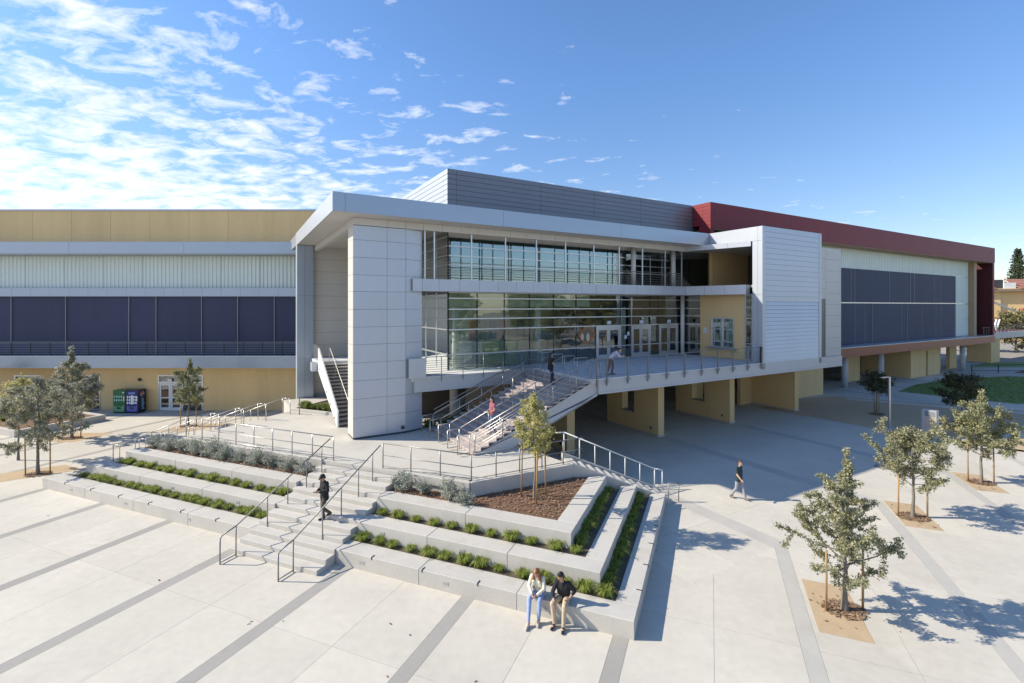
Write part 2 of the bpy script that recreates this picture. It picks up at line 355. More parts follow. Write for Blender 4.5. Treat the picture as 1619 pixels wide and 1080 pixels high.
for _ in range(16000):
    x, y = R.uniform(41, 86), R.uniform(38.5, 60)
    P = [(39.9,49.6),(45.,53.6),(53.,58.1),(62.,60.3),(87.,54),(80,38.6),(54.2,42.6),(45.2,43.8)]
    if not all((P[(i+1)%8][0]-P[i][0])*(y-P[i][1])-(P[(i+1)%8][1]-P[i][1])*(x-P[i][0]) <= 0 for i in range(8)): continue
    t = R.uniform(0, pi); dx, dy = .10*cos(t), .10*sin(t); h = R.uniform(.04, .08)
    grass_bits.quad((x-dx,y-dy,.02),(x+dx,y+dy,.02),(x+dx*.3+R.uniform(-.05,.05),y+dy*.3,.02+h))
grass_bits.build('lawn_grass', leafmat('lawn_blade', (.15,.22,.055), (.23,.31,.09)), kind='stuff')

# ------------------------------------------------------------------ terrace: seat walls, planting strips, podium, central stair
TZ = [.495, .99, 1.485]; TQ = [0., 1.08, 2.16]; SEAT = .72
LEFT0 = [-28.1, -26.7, -25.5]; LS, RS = -14.05, -10.0
tier_word = ['lowest', 'middle', 'top']
def seat_wall(label, segs, z, stops=(), lights=()):
    """segs: list of xy polygons, each cast section its own piece"""
    x = sum(p[0] for p in segs[0])/len(segs[0]); y = sum(p[1] for p in segs[0])/len(segs[0])
    t = thing('seat_wall', label, 'seat wall', (x, y, 0), 'concrete seat walls of the terrace')
    for s in segs: MB().prism(s, -.01, z).build('wall_section', CONCW, t, bevel=.012)
    for (p, q) in stops:
        MB().hexa([T(p-.012,q-.012,z-.07),T(p+.012,q-.012,z-.07),T(p+.012,q+.16,z-.07),T(p-.012,q+.16,z-.07),T(p-.012,q-.012,z+.018),T(p+.012,q-.012,z+.018),T(p+.012,q+.16,z+.018),T(p-.012,q+.16,z+.018)]).build('skate_stop', DARKM, t)
    for (p, q) in lights:
        l = Box('step_light', ALUM, t, T, p-.11, p+.11, q-.008, q+.02, z-.30, z-.18)
        Box('lens', mat('light_lens', (.35,.34,.32), .4), l, T, p-.085, p+.085, q-.012, q, z-.275, z-.205)
    return t
for i in range(3):
    z, q0 = TZ[i], TQ[i]
    n = 4 if i == 0 else 3
    cuts = frange(LEFT0[i], LS, n)
    segs = [tpoly(cuts[k]+.004, cuts[k+1]-.004, q0, q0+SEAT) for k in range(n)]
    stops = [(LEFT0[0]+1.9+2.05*k, 0) for k in range(6)] if i == 0 else []
    lights = [(LEFT0[i]+2.4+4.1*k, q0) for k in range(3)]
    seat_wall(f'{tier_word[i]} concrete seat wall left of the central stairs', segs, z, stops, lights)
    PR = [0., -1.13, -2.3][i]; PW = [.62, .62, .70][i]; QE = [9.5, 8.6, 7.85][i]
    cuts = frange(RS, PR, 3 if i < 2 else 2)
    segs = [tpoly(cuts[k]+.004, cuts[k+1]-.004, q0, q0+SEAT) for k in range(len(cuts)-1)]
    # side leg, its far end cut along the right hand stair
    segs.append([T(PR-PW, q0+SEAT+.006)[:2], T(PR, q0+SEAT+.006)[:2], T(PR, QE)[:2], T(PR-PW, QE-PW*.62)[:2]])
    stops = [(RS+1.5+1.95*k, q0) for k in range(4)] if i == 0 else []
    lights = [(RS+1.1+3.2*k, q0) for k in range(2 if i else 3)] if i < 2 else []
    t = seat_wall(f'{tier_word[i]} L-shaped concrete seat wall right of the central stairs', segs, z, stops, lights)
    if i == 0:
        for k in range(4):
            q = 1.5+1.5*k
            MB().hexa([T(-.16,q-.012,z-.07),T(.012,q-.012,z-.07),T(.012,q+.012,z-.07),T(-.16,q+.012,z-.07),T(-.16,q-.012,z+.018),T(.012,q-.012,z+.018),T(.012,q+.012,z+.018),T(-.16,q+.012,z+.018)]).build('skate_stop', DARKM, t)
# planting strips behind the seats
for i in range(2):
    Box('planting_strip', SOIL, None, T, LEFT0[i]+.9, LS-.05, TQ[i]+SEAT+.004, TQ[i+1]-.004, 0, TZ[i]-.03, kind='structure')
    PR = [0., -1.13][i]; PR2 = [-1.13, -2.3][i]; QE = [9.1, 8.2][i]
    Box('planting_strip', SOIL, None, T, RS+.05, PR-.625, TQ[i]+SEAT+.004, TQ[i+1]-.004, 0, TZ[i]-.03, kind='structure')
    Box('planting_strip', SOIL, None, T, PR2+.004, PR-.625, TQ[i+1], QE-.3, 0, TZ[i]-.03, kind='structure')
Box('mulch_bed', MULCH, None, T, LEFT0[2]+.1, LS-.05, TQ[2]+SEAT+.004, 3.55, 0, TZ[2]-.03, kind='structure')
bedR = [T(RS+.02,2.885), T(-3.01,2.885), T(-3.01,7.4), T(-3.75,7.15), T(-6.7,3.64), T(RS+.02,3.55)]
sheet('mulch_bed', bedR, TZ[2]-.04, MULCH)
def inside(P, x, y):
    c = False; n = len(P)
    for i in range(n):
        x1, y1, x2, y2 = P[i][0], P[i][1], P[(i+1)%n][0], P[(i+1)%n][1]
        if (y1 > y) != (y2 > y) and x < (x2-x1)*(y-y1)/(y2-y1)+x1: c = not c
    return c
chips = MB()
def chip(x, y, z, s=.05):
    t = R.uniform(0, 2*pi); a = R.uniform(.4, 1)*s; b = a*R.uniform(.3, .6); tl = R.uniform(-.5, .5)*a
    ux, uy = cos(t)*a, sin(t)*a; vx, vy = -sin(t)*b, cos(t)*b
    chips.quad((x-ux-vx,y-uy-vy,z-tl*.3),(x+ux-vx,y+uy-vy,z+tl*.3+.012),(x+ux+vx,y+uy+vy,z+tl+.02),(x-ux+vx,y-uy+vy,z+.008-tl*.2))
for _ in range(9000):
    x, y = R.uniform(-8, 4), R.uniform(14, 21.5)
    if inside(bedR, x, y): chip(x, y, TZ[2]-.035+R.uniform(0,.03))
for _ in range(2500):
    p, q = R.uniform(LEFT0[2]+.2, LS-.1), R.uniform(2.9, 3.5); c = T(p, q); chip(c[0], c[1], TZ[2]-.03+R.uniform(0,.03))
def leafchip(name): return leafmat(name, (.12,.07,.045), (.36,.235,.15), 0., .9, (.48,.35,.24))
CHIPM = leafchip('bark_chip')
chips.build('mulch_chips', CHIPM, kind='stuff')

# podium
ST_N0 = (2.6, 20.76); ST_F0 = (1.5, 22.1)
pod_poly = [T(-23.4,3.6), T(-6.7,3.65), ST_N0, ST_F0, B(8.3,-5.6), B(8.3,9), B(4.5,14.6), B(-.9,14.6), T(-23.4,10.8)]
pod = thing('podium', 'raised pale concrete podium in front of the entrance tower', 'podium', T(-14,5,0))
MB().prism([p[:2] for p in pod_poly], -.02, Z_POD-.004).build('retaining_body', CONCW, pod)
MB().prism([p[:2] for p in pod_poly], Z_POD-.004, Z_POD).build('deck_surface', CONCP, pod)
# coping blocks along the front edge
MB().box(T, -23.4, LS, 3.56, 3.9, Z_POD-.3, Z_POD+.03).build('coping', CONCW, pod, bevel=.012)
MB().box(T, RS, -6.72, 3.56, 3.86, Z_POD-.3, Z_POD+.03).build('coping', CONCW, pod, bevel=.012)
pl = Pl(T(-6.7,3.62), ST_N0)
MB().hexa([pl(0,.04,1.3),pl(pl.len,.04,1.3),pl(pl.len,-.28,1.3),pl(0,-.28,1.3),pl(0,.04,Z_POD+.03),pl(pl.len,.04,Z_POD+.03),pl(pl.len,-.28,Z_POD+.03),pl(0,-.28,Z_POD+.03)]).build('coping', CONCW, pod, bevel=.012)

def stair(name, label, F, axis_along, s0, s1, t0, tread, n, rise, zbase=0, sign=1, mt=CONCW):
    """n steps; step k starts at t0+k*tread (times sign); F(s,t,z)"""
    pts = F(s0, t0, 0)
    o = thing(name, label, 'stairs', (pts[0], pts[1], zbase))
    for k in range(n):
        ta, tb = t0+sign*k*tread, t0+sign*(k+1)*tread
        lo, hi = min(ta, tb), max(ta, tb)
        m = MB().box(F, s0, s1, lo, hi-.0 if sign > 0 else hi, zbase-.01, zbase+rise*(k+1))
        m.build('step', mt, o, bevel=.012)
    return o
stair('plaza_stairs', 'pale concrete central stairs between the two sets of seat walls', T, 0, LS+.01, RS-.01, -.85, .4, 11, .165)
Ft = lambda s, t, z: T(t, s, z)
stair('plaza_stairs', 'wide concrete steps with four handrails beside the ochre wing', Ft, 0, 3.62, 10.6, -29.0, .509, 11, .165)
# right-hand stair: runs down towards the shaded breezeway
pn = Pl(ST_N0, (6.95, 21.55)); wid = 1.72
Fr = lambda s, t, z: pn(t, -s, z)
rs = thing('plaza_stairs', 'narrow concrete steps with one handrail beside the mulch bed', 'stairs', (5.5, 22.3, 0))
LR = 4.55
for k in range(11):
    t0, t1 = LR-(k+1)*LR/11, LR-k*LR/11
    MB().box(Fr, 0., wid, t0, t1, -.01, .165*(k+1)).build('step', CONCW, rs, bevel=.012)

MB().hexa([Fr(-.02,0,-.01),Fr(-.02,LR+.1,-.01),Fr(.2,LR+.1,-.01),Fr(.2,0,-.01),Fr(-.02,0,Z_POD+.06),Fr(-.02,LR+.1,.14),Fr(.2,LR+.1,.14),Fr(.2,0,Z_POD+.06)]).build('cheek_wall', CONCW, rs, bevel=.01)
MB().hexa([Fr(wid-.25,0,-.01),Fr(wid-.25,LR+.1,-.01),Fr(wid+.02,LR+.1,-.01),Fr(wid+.02,0,-.01),Fr(wid-.25,0,Z_POD+.06),Fr(wid-.25,LR+.1,.14),Fr(wid+.02,LR+.1,.14),Fr(wid+.02,0,Z_POD+.06)]).build('cheek_wall', CONCW, rs, bevel=.01)
# bed with grasses at the back of the podium
bed = thing('raised_planter', 'low concrete kerbed planter at the foot of the metal frame', 'planter', T(-21.5,10.8,Z_POD))
MB().box(T, -23.4, -18.6, 10.55, 10.75, Z_POD-.02, Z_POD+.18).build('kerb', CONCW, bed, bevel=.012)
MB().box(T, -23.4, -23.2, 10.75, 14.0, Z_POD-.02, Z_POD+.18).build('kerb', CONCW, bed, bevel=.012)
MB().box(T, -23.2, -18.6, 10.75, 14.0, Z_POD-.02, Z_POD+.12).build('soil_fill', SOIL, bed)
pl2 = thing('raised_planter', 'long low concrete planter with red mulch in front of the ochre wing', 'planter', T(-45,7,0))
MB().box(T, -41.5, -41.2, 4.2, 9.5, -.02, .45).build('wall_section', CONCW, pl2, bevel=.012)
MB().box(T, -62, -41.5, 4.2, 4.5, -.02, .45).build('wall_section', CONCW, pl2, bevel=.012)
MB().box(T, -62, -41.5, 9.2, 9.5, -.02, .45).build('wall_section', CONCW, pl2, bevel=.012)
MB().box(T, -62, -41.5, 4.5, 9.2, -.02, .36).build('mulch_fill', MULCH, pl2)

# ------------------------------------------------------------------ main building
def FB(b): return Pl(B(0, b), B(1, b))                  # front-facing plane at depth b; s = a
def FA(a): f = Pl(B(a, 0), B(a, -1)); return lambda b, d, z: f(-b, d, z)   # left-facing plane at a; s = b
main = thing('campus_building', 'grey metal clad entrance hall with glass front and deep canopy', 'building', B(14, 6, 0))
def part(name, mt, *boxes, **kw):
    m = MB()
    for b_ in boxes: m.box(B, *b_)
    return m.build(name, mt, main, **kw)
ROWS = [2.08,3.08,4.04,4.97,5.89,6.82,7.72,8.63,9.55,10.40,11.30,12.19,12.93]
# tower fin
tw = part('tower', JOINT, (1.22,3.95,1.28,2.48,Z_POD-.02,13.3))
panels(tw, FB(1.25), [1.2,2.94,3.95], ROWS, -.04, 0., SILV)
panels(tw, FB(1.25), [1.2,2.94,3.95], [12.95,13.33], -.04, 0.004, GREYP)
panels(tw, FA(1.2), [1.25,2.5], ROWS+[13.33], -.04, 0., GREYP)
MB().prism([B(3.95,1.30)[:2],B(4.93,1.57)[:2],B(4.93,2.48)[:2],B(3.95,2.48)[:2]], Z_POD-.02, 13.3).build('core', JOINT, tw)
fold = Pl(B(3.95,1.25), B(4.95,1.52)); panels(tw, fold, [.005, fold.len], ROWS+[13.33], -.04, 0., SILV)
MB().box(B, 3.70,3.84,1.14,1.21,2.24,2.40).build('wall_fixture', DARKM, tw)
# canopy
ca = part('canopy', SILVD, (.04,27.2,.04,20,13.38,14.22))
panels(ca, FB(0), [0,.57,9.25,18.15,27.19], [13.33,Z_TOP], -.04, 0., BLUEP)
panels(ca, FA(0), [.04,.6,10.2,15.5], [13.33,Z_TOP], -.04, 0., LBOX)  # left fascia paler than the front: sunlight put into the colour
panels(ca, lambda s, d, z: B(s, .04+z, 13.375-d), frange(.04,27.0,9), [0,1.24], 0., .04, GREYP, name='soffit_panel')
panels(ca, lambda s, d, z: B(.04+s, z, 13.375-d), [0,1.18], frange(1.29,14.6,5), 0., .04, GREYP, name='soffit_panel')
MB().box(B, 1.2, 1.5, 1.3+1.2, 15.2, 12.93, 13.33).build('edge_beam', GREYP, ca)
MB().box(B, 1.5, 27, 2.52, 15.2, 13.28, 13.33).build('soffit', GREYP, ca)
hx = [3.97]+frange(4.95,25.8,19)
panels(ca, FB(1.25), hx, [12.95,13.33], -.06, 0.004, GREYP, name='header_panel')
hk = Pl(B(25.8,1.25), B(27.0,-3.35)); panels(ca, hk, frange(.005,hk.len,3), [12.95,13.33], -.06, 0., SILV, name='header_panel')
MB().prism([B(25.8,1.32)[:2],B(27.05,-3.3)[:2],B(27.3,-3.3)[:2],B(34,-3.3)[:2],B(34,1.6)[:2],B(27,3)[:2]], 13.10, 13.32).build('recess_soffit', GREYP, ca)
# left leg of the frame and wall behind the escape stair
lg = part('frame_leg', JOINT, (.02,1.12,14.73,15.5,-.02,13.35))
panels(lg, FB(14.7), [0,.53,1.14], [0.,4.9,9.6,13.33], -.04, 0., BLUEP)
panels(lg, FA(0.), [14.72,15.5], [0.,13.33], -.04, 0., LBOX)  # sunlit side of the leg in a paler metal, light painted in
sw = part('stair_wall', JOINT, (1.14,7.0,15.25,15.6,0,13.3))
panels(sw, FB(15.2), [1.16,7.0], [0]+frange(1.2,13.29,13), -.04, 0., GREYP)
# penthouse
ph = part('penthouse', JOINT, (6.99,28.4,2.74,20,14.2,16.96))
pr = frange(14.25,17.0,9)
panels(ph, FB(2.7), [6.95,7.54,13.58,18.1,22.61,28.39], pr, -.05, 0., PENT, name='siding_board', gap=.016, tilt=.018)
panels(ph, FA(6.95), [2.72,3.4,11.5,20], pr, -.05, 0., LBOX, name='siding_board', gap=.016, tilt=.018)  # left boards much paler than the front ones, sun and shade painted in
# upper balcony band
bd = MB().prism([B(4.4,1.30)[:2],B(25.83,1.30)[:2],B(26.93,-3.0)[:2],B(27.3,-3.0)[:2],B(27.3,2.9)[:2],B(4.4,2.9)[:2]], 9.66, 10.24).build('balcony_band', SILVD, main)
panels(bd, FB(1.22), [4.32,4.86]+frange(5.84,25.8,16), [9.62,10.30], -.05, 0., SILV)
bk = Pl(B(25.8,1.22), B(26.9,-3.05)); panels(bd, bk, frange(.005,bk.len,3), [9.62,10.30], -.05, 0., SILV)
bk2 = Pl(B(26.9,-3.05), B(27.28,-3.1)); panels(bd, bk2, [.005,bk2.len], [9.62,10.30], -.05, 0., SILV)
part('glazing_head', GREYP, (7.1,26.0,2.9,2.97,13.0,13.28))
part('floor_slab', INTD, (4.95,27.2,2.92,15,9.66,10.2))
POSTS = [5.07,5.62,7.9,10.16,12.38,14.63,16.99,19.25,21.48,23.8,25.6]
for a in POSTS: part('balcony_post', ALUM, (a-.036,a+.036,1.37,1.44,10.28,12.97))
for z in (10.42,10.59,10.76,10.93,11.10,11.27):
    MB().tube(B(4.96,1.41,z),B(25.7,1.41,z),.014 if z<11.2 else .024,n=6).build('balcony_rail', STEEL, main)
# glazing ---------------------------------------------------------------
def glazed(z0, z1, hz, cuts, gmat, mull, skip=()):
    F = FB(3.0)
    for i in range(len(cuts)-1):
        zz_ = [z0]+hz+[z1]
        for j in range(len(zz_)-1):
            if (i, j) in skip: continue
            m = MB(); m.quad(F(cuts[i],0,zz_[j]),F(cuts[i+1],0,zz_[j]),F(cuts[i+1],0,zz_[j+1]),F(cuts[i],0,zz_[j+1])); m.build('pane', gmat, main)
    for a in cuts: part('mullion', mull, (a-.03,a+.03,2.985,3.10,z0,z1))
    for z in hz+[z1-.03]: part('transom', ALUM, (cuts[0],cuts[-1],2.93,3.06,z-.035,z+.035))
LM = [7.13,9.05,10.98,12.9,14.83,16.75,18.45,20.85,21.85,23.9,24.78,26.95,27.5]
DOORS = [(18.45,20.85),(21.85,23.9),(24.78,26.95)]
glazed(Z_DECK, 9.66, [5.87,7.37,8.02,8.61,9.27], LM, GLASS, DARKM, skip=[(6,0),(6,1),(8,0),(8,1),(10,0),(10,1)])
UM = [7.13,7.95,9.2,10.15,11.3,12.43,13.7,14.9,16.0,17.0,18.3,19.6,20.9,22.2,23.5,24.8,26.0]
glazed(10.24, 13.28, [11.27,11.84,12.41,12.98], UM, GLASSU, DARKM)
# returns
for (z0, z1, hz, gm) in ((Z_DECK, 9.66, [5.87,7.37,8.02,8.61,9.27], GLASS), (10.24, 13.28, [11.27,11.84,12.41,12.98], GLASSR)):
    bs = [3.0,4.9,6.8,8.7,10.6]; f = FA(7.1)
    for i in range(4):
        zz_ = [z0]+hz+[z1]
        for j in range(len(zz_)-1): MB().quad(f(bs[i],0,zz_[j]),f(bs[i+1],0,zz_[j]),f(bs[i+1],0,zz_[j+1]),f(bs[i],0,zz_[j+1])).build('pane', gm, main)
        part('mullion', DARKM if i == 0 else ALUM, (7.07,7.17,bs[i]-.04,bs[i]+.04,z0,z1))
    for z in hz: part('transom', ALUM, (7.03,7.15,3.0,10.6,z-.035,z+.035))
# short glass turn to the ticket wall
for (z0, z1, hz) in ((Z_DECK, 9.66, [5.87,7.37,8.02,8.61,9.27]),):
    zz_ = [z0]+hz+[z1]; f = FA(27.5)
    for j in range(len(zz_)-1): MB().quad(f(3.0,0,zz_[j]),f(1.25,0,zz_[j]),f(1.25,0,zz_[j+1]),f(3.0,0,zz_[j+1])).build('pane', GLASSD, main)
    for z in hz: part('transom', ALUM, (27.42,27.55,1.25,3.0,z-.035,z+.035))
kf = Pl(B(26.0,3.0), B(29.4,1.9))
for z0, z1 in zip([10.24,11.27,11.84,12.41,12.98],[11.27,11.84,12.41,12.98,13.28]): MB().quad(kf(0,0,z0),kf(kf.len,0,z0),kf(kf.len,0,z1),kf(0,0,z1)).build('pane', GLASSD, main)
# doors: pairs of glazed leaves
for (a0, a1) in DOORS:
    fr = part('door_frame', ALUM, (a0+.03,a0+.12,2.9,3.06,Z_DECK,7.37),(a1-.12,a1-.03,2.9,3.06,Z_DECK,7.37),(a0+.12,a1-.12,2.9,3.06,7.23,7.37))
    mid = (a0+a1)/2
    for (x0, x1, hs) in ((a0+.13, mid-.01, 1), (mid+.01, a1-.13, -1)):
        lf = part('door', ALUM, (x0,x0+.13,2.92,2.98,Z_DECK+.01,7.22),(x1-.13,x1,2.92,2.98,Z_DECK+.01,7.22),(x0+.13,x1-.13,2.92,2.98,Z_DECK+.01,5.28),(x0+.13,x1-.13,2.92,2.98,7.06,7.22),(x0+.13,x1-.13,2.92,2.98,5.84,5.92))
        MB().quad(B(x0+.12,2.95,5.27),B(x1-.12,2.95,5.27),B(x1-.12,2.95,7.07),B(x0+.12,2.95,7.07)).build('pane', GLASSD, lf)
        hx_ = x1-.06 if hs > 0 else x0+.06
        MB().tube(B(hx_,2.86,5.85),B(hx_,2.86,6.25),.014,n=6).tube(B(hx_,2.86,5.87),B(hx_,2.93,5.87),.01,n=6).tube(B(hx_,2.86,6.23),B(hx_,2.93,6.23),.01,n=6).build('handle', STEEL, lf)
    part('exit_light', WHITE, (mid-.17,mid+.17,2.86,2.94,7.47,7.72))
for z in (6.35, 6.6): part('notice', WHITE, (21.2 if z < 6.5 else 21.5, 21.45 if z < 6.5 else 21.7, 2.95, 2.96, z, z+.28))
# emblem applied to the glass: orange outline with two cream ovals
em = MB(); EA, EZ = 17.65, 6.72
def ring(m, pts, wd, bb):
    n = len(pts)
    for i in range(n):
        p, q = Vector(pts[i]), Vector(pts[(i+1) % n]); d = (q-p).normalized(); nn = Vector((-d.y, d.x))*wd/2; e = d*wd*.3
        c = [p-nn-e, q-nn+e, q+nn+e, p+nn-e]
        m.hexa([B(EA+c[0].x,bb,EZ+c[0].y),B(EA+c[1].x,bb,EZ+c[1].y),B(EA+c[1].x,bb+.004,EZ+c[1].y),B(EA+c[0].x,bb+.004,EZ+c[0].y),B(EA+c[3].x,bb,EZ+c[3].y),B(EA+c[2].x,bb,EZ+c[2].y),B(EA+c[2].x,bb+.004,EZ+c[2].y),B(EA+c[3].x,bb+.004,EZ+c[3].y)])
outl = [(-.12,.62),(.14,.60),(.34,.40),(.66,.26),(.72,.02),(.58,-.16),(.34,-.2),(.24,-.44),(.02,-.52),(-.3,-.46),(-.46,-.36),(-.58,-.14),(-.72,.02),(-.6,.22),(-.34,.38)]
bz = MB(); n0 = len(bz.v)
bz.v += [B(EA+x*.94, 2.966, EZ+y*.94) for x, y in outl]; bz.f.append(tuple(range(len(outl))))
eo = bz.build('emblem', mat('emblem_brown', (.22,.15,.10), .6), main)
m = MB(); ring(m, outl, .10, 2.955); m.build('emblem_outline', mat('emblem_orange', (.60,.20,.05), .5), eo)
for (ox, oy, rx, ry) in ((-.40,-.10,.14,.26), (.10,-.14,.15,.30)):
    m = MB(); m.v = [B(EA+ox+rx*cos(2*pi*k/18), 2.957, EZ+oy+ry*sin(2*pi*k/18)) for k in range(18)]; m.f = [tuple(range(18))]; m.build('emblem_oval', mat('emblem_cream', (.72,.60,.42), .5), eo)
# interior behind the glass
part('hall_floor', INTF, (4.3,27.4,3.1,15.1,Z_DECK-.1,Z_DECK-.003))
part('hall_wall', OFFW, (7.4,27.4,12.2,12.5,Z_DECK,9.66)); part('hall_wall', mat('upper_blind_sky', (.30,.40,.42), .8, var=.08), (7.7,21,4.4,4.5,10.24,13.28)); part('hall_wall', mat('upper_wall', (.24,.27,.25), .8), (21,29,6.5,6.7,10.24,13.28)); part('hall_wall', INTD, (7.6,7.7,3.3,10.6,10.24,13.28)); part('hall_ceiling', OFFW, (21,29,3.2,6.5,13.1,13.2))  # teal wall stands in for reflected sky and blinds; dark wall blackens return panes
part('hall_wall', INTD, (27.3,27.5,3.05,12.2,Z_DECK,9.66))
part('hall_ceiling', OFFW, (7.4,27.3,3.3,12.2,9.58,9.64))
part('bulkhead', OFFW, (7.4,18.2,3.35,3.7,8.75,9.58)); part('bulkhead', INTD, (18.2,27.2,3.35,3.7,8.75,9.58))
part('dark_backing', INTD, (18.4,27.2,7.0,7.2,Z_DECK,9.58))  # near-black sheet added to paint the darkness behind the doors
for i, a in enumerate((7.85,13.91,21.67,28.0)):
    if i < 3: MB().tube(B(a,3.6,Z_DECK),B(a,3.6,9.6),.2,n=16).build('column', WHITE, main, smooth=True)
    else: MB().tube(B(27.25,2.75,Z_DECK),B(27.25,2.75,9.64),.16,n=16).build('column', WHITE, main, smooth=True)
for a in (21.67,25.9): MB().tube(B(a,2.5,10.24),B(a,2.5,13.28),.18,n=16).build('column', WHITE, main, smooth=True)
part('reception_desk', WHITE, (8.2,9.8,3.9,5.0,Z_DECK,6.5)); part('reception_desk', mat('desk_green', (.52,.60,.28), .6), (9.8,12.3,3.9,5.0,Z_DECK,6.45))
MB().bar(B(8.4,9,Z_DECK),B(12.5,9,9.5),.25,.3).build('brace', WHITE, main)
for k in range(6): part('display_panel', mat('display_'+str(k%3), ((.45,.16,.10),(.30,.33,.20),(.12,.2,.28))[k%3], .6), (12.8+.9*k,13.4+.9*k,11.9,12.15,6.0,7.6))
# ticket wall
part('ticket_wall', YEL, (27.5,27.8,-2.55,.27-1.99,Z_DECK,9.66),(27.5,27.8,.27,1.25,Z_DECK,9.66),(27.5,27.8,-1.72,.27,Z_DECK,5.72),(27.5,27.8,-1.72,.27,7.93,9.66))
twn = part('ticket_window', ALUM, (27.46,27.6,-1.72,-1.64,5.72,7.93),(27.46,27.6,.19,.27,5.72,7.93),(27.46,27.6,-1.64,.19,7.85,7.93),(27.46,27.6,-1.64,.19,5.72,5.80),(27.46,27.6,-.76,-.68,5.80,7.85),(27.46,27.6,-1.64,.19,7.05,7.11),(27.46,27.6,-1.64,.19,6.12,6.2))
MB().quad(B(27.55,-1.66,5.78),B(27.55,.22,5.78),B(27.55,.22,7.88),B(27.55,-1.66,7.88)).build('pane', GLASSU, twn)
for k in range(8): MB().box(B,27.9,27.94,-1.64+.23*k,-1.49+.23*k,5.8,7.9).build('curtain', mat('curtain', (.42,.50,.50), .9), twn)
MB().box(B,27.1,27.5,-1.95,.5,5.60,5.70).build('counter_shelf', SILVD, twn)
part('notice', WHITE, (27.48,27.5,.62,.95,6.7,7.15))
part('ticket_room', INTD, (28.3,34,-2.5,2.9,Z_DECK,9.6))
# narrow side-light strip beside the frame box
for z0, z1 in ((5.0,6.1),(6.16,7.9),(7.96,8.7),(8.76,9.6)): MB().quad(B(27.5,-3.1,z0),B(27.5,-2.62,z0),B(27.5,-2.62,z1),B(27.5,-3.1,z1)).build('pane', GLASSD, main)
part('side_light_frame', ALUM, (27.45,27.56,-2.62,-2.56,Z_DECK,9.66),(27.45,27.56,-3.16,-3.1,Z_DECK,9.66),*[(27.45,27.56,-3.1,-2.62,z,z+.06) for z in (4.95,6.1,7.9,8.7,9.6)])
for k in range(7): part('louvre_slat', ALUM, (27.43,27.49,-3.08,-2.64,5.05+.14*k,5.09+.14*k))
# box volume
bx = part('frame_box', JOINT, (27.06,34.3,-4.14,-3.44,4.53,14.2),(27.06,34.3,-3.44,1.8,13.3,14.2),(34.0,34.3,-3.44,1.8,4.53,13.3))
panels(bx, FB(-4.2), [27.0,27.33], [4.5,9.9,Z_TOP], -.06, 0., LBOX); panels(bx, FB(-4.2), [34.0,34.35], [4.5,9.9,Z_TOP], -.06, 0., LBOX)
panels(bx, FB(-4.2), [27.33,34.0], frange(9.1,Z_TOP,14), -.06, -.004, LBOX, name='siding_board', gap=.012, tilt=.012)
panels(bx, FB(-4.2), [27.33,34.0], frange(4.5,9.1,17), -.06, .004, LBOX, name='siding_board', gap=.012, tilt=.05)
panels(bx, FA(27.), [-4.2+.001,-3.85,-3.46], [4.5,9.6], -.06, 0., LBOX); panels(bx, FA(27.), [-4.199,-3.85,-3.46], [9.6,13.28], -.06, 0., LBOX)
panels(bx, FA(27.), [-4.199,-3.85,0.], [13.28,Z_TOP], -.06, 0., LBOX)
part('recess_wall', YEL, (29.6,34,1.6,1.8,10.2,13.2)); part('recess_wall', YEL, (29.4,29.6,1.6,4,10.2,13.2)); part('recess_floor', CONCW, (27.3,34,-3.44,1.6,10.1,10.26))
# secondary volume to the right of the box
b2 = part('side_volume', JOINT, (34.35,41.66,-1.95,6,4.22,13.6))
panels(b2, FB(-2.), [39.2,41.7], frange(4.2,13.7,10), -.04, 0., GREYP)
panels(b2, FB(-2.), [34.35,38.55,39.2], frange(9.4,13.7,5), -.04, 0., GREYP)
panels(b2, FB(-2.), [34.35,38.55], frange(4.2,9.4,6), -.04, 0., GREYP)
MB().box(B,38.56,39.19,-1.97,-1.95,4.3,9.4).build('slot_window', mat('slot_dark', (.06,.08,.10), .3), b2)
# upper mass of hall (closes the volume)
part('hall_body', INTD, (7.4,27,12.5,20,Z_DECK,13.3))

# ------------------------------------------------------------------ entry deck, piers
dk = thing('entry_deck', 'raised concrete entry deck with steel edge beam on ochre piers', 'deck', B(18, -1, 0))
def dpart(name, mt, *boxes, **kw):
    m = MB()
    for b_ in boxes: m.box(B, *b_)
    return m.build(name, mt, dk, **kw)
DECKM = mat('deck_concrete', (.60,.61,.62), .8, var=.07, scale=.7)
dpart('deck_slab', DECKM, (12.25,27.45,-4.05,3.1,Z_DECK-.25,Z_DECK))
dpart('deck_slab', DECKM, (4.25,12.25,1.2,3.1,Z_DECK-.25,Z_DECK-.002)); dpart('deck_slab', DECKM, (.97,7.4,11.4,14.65,Z_DECK-.25,Z_DECK)); dpart('deck_slab', DECKM, (3.4,7.4,3.1,11.4,Z_DECK-.25,Z_DECK-.002))
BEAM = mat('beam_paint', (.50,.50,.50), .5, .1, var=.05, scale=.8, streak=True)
dpart('edge_beam', BEAM, (12.7,37.3,-4.2,-3.9,4.22,Z_DECK-.03)); dpart('beam_flange', BEAM, (12.7,37.3,-4.24,-3.7,4.12,4.22))
dpart('edge_beam', BEAM, (4.4,12.3,1.12,1.35,4.12,Z_DECK-.06)); dpart('deck_nosing', DECKM, (12.25,27.0,-4.26,-4.05,Z_DECK-.05,Z_DECK+.0))
dpart('deck_nosing', DECKM, (4.3,12.25,1.04,1.2,Z_DECK-.06,Z_DECK-.001))
for a in frange(13.2,26.8,9): dpart('bracket', SILVD, (a-.05,a+.05,-4.42,-4.2,4.72,Z_DECK-.06))
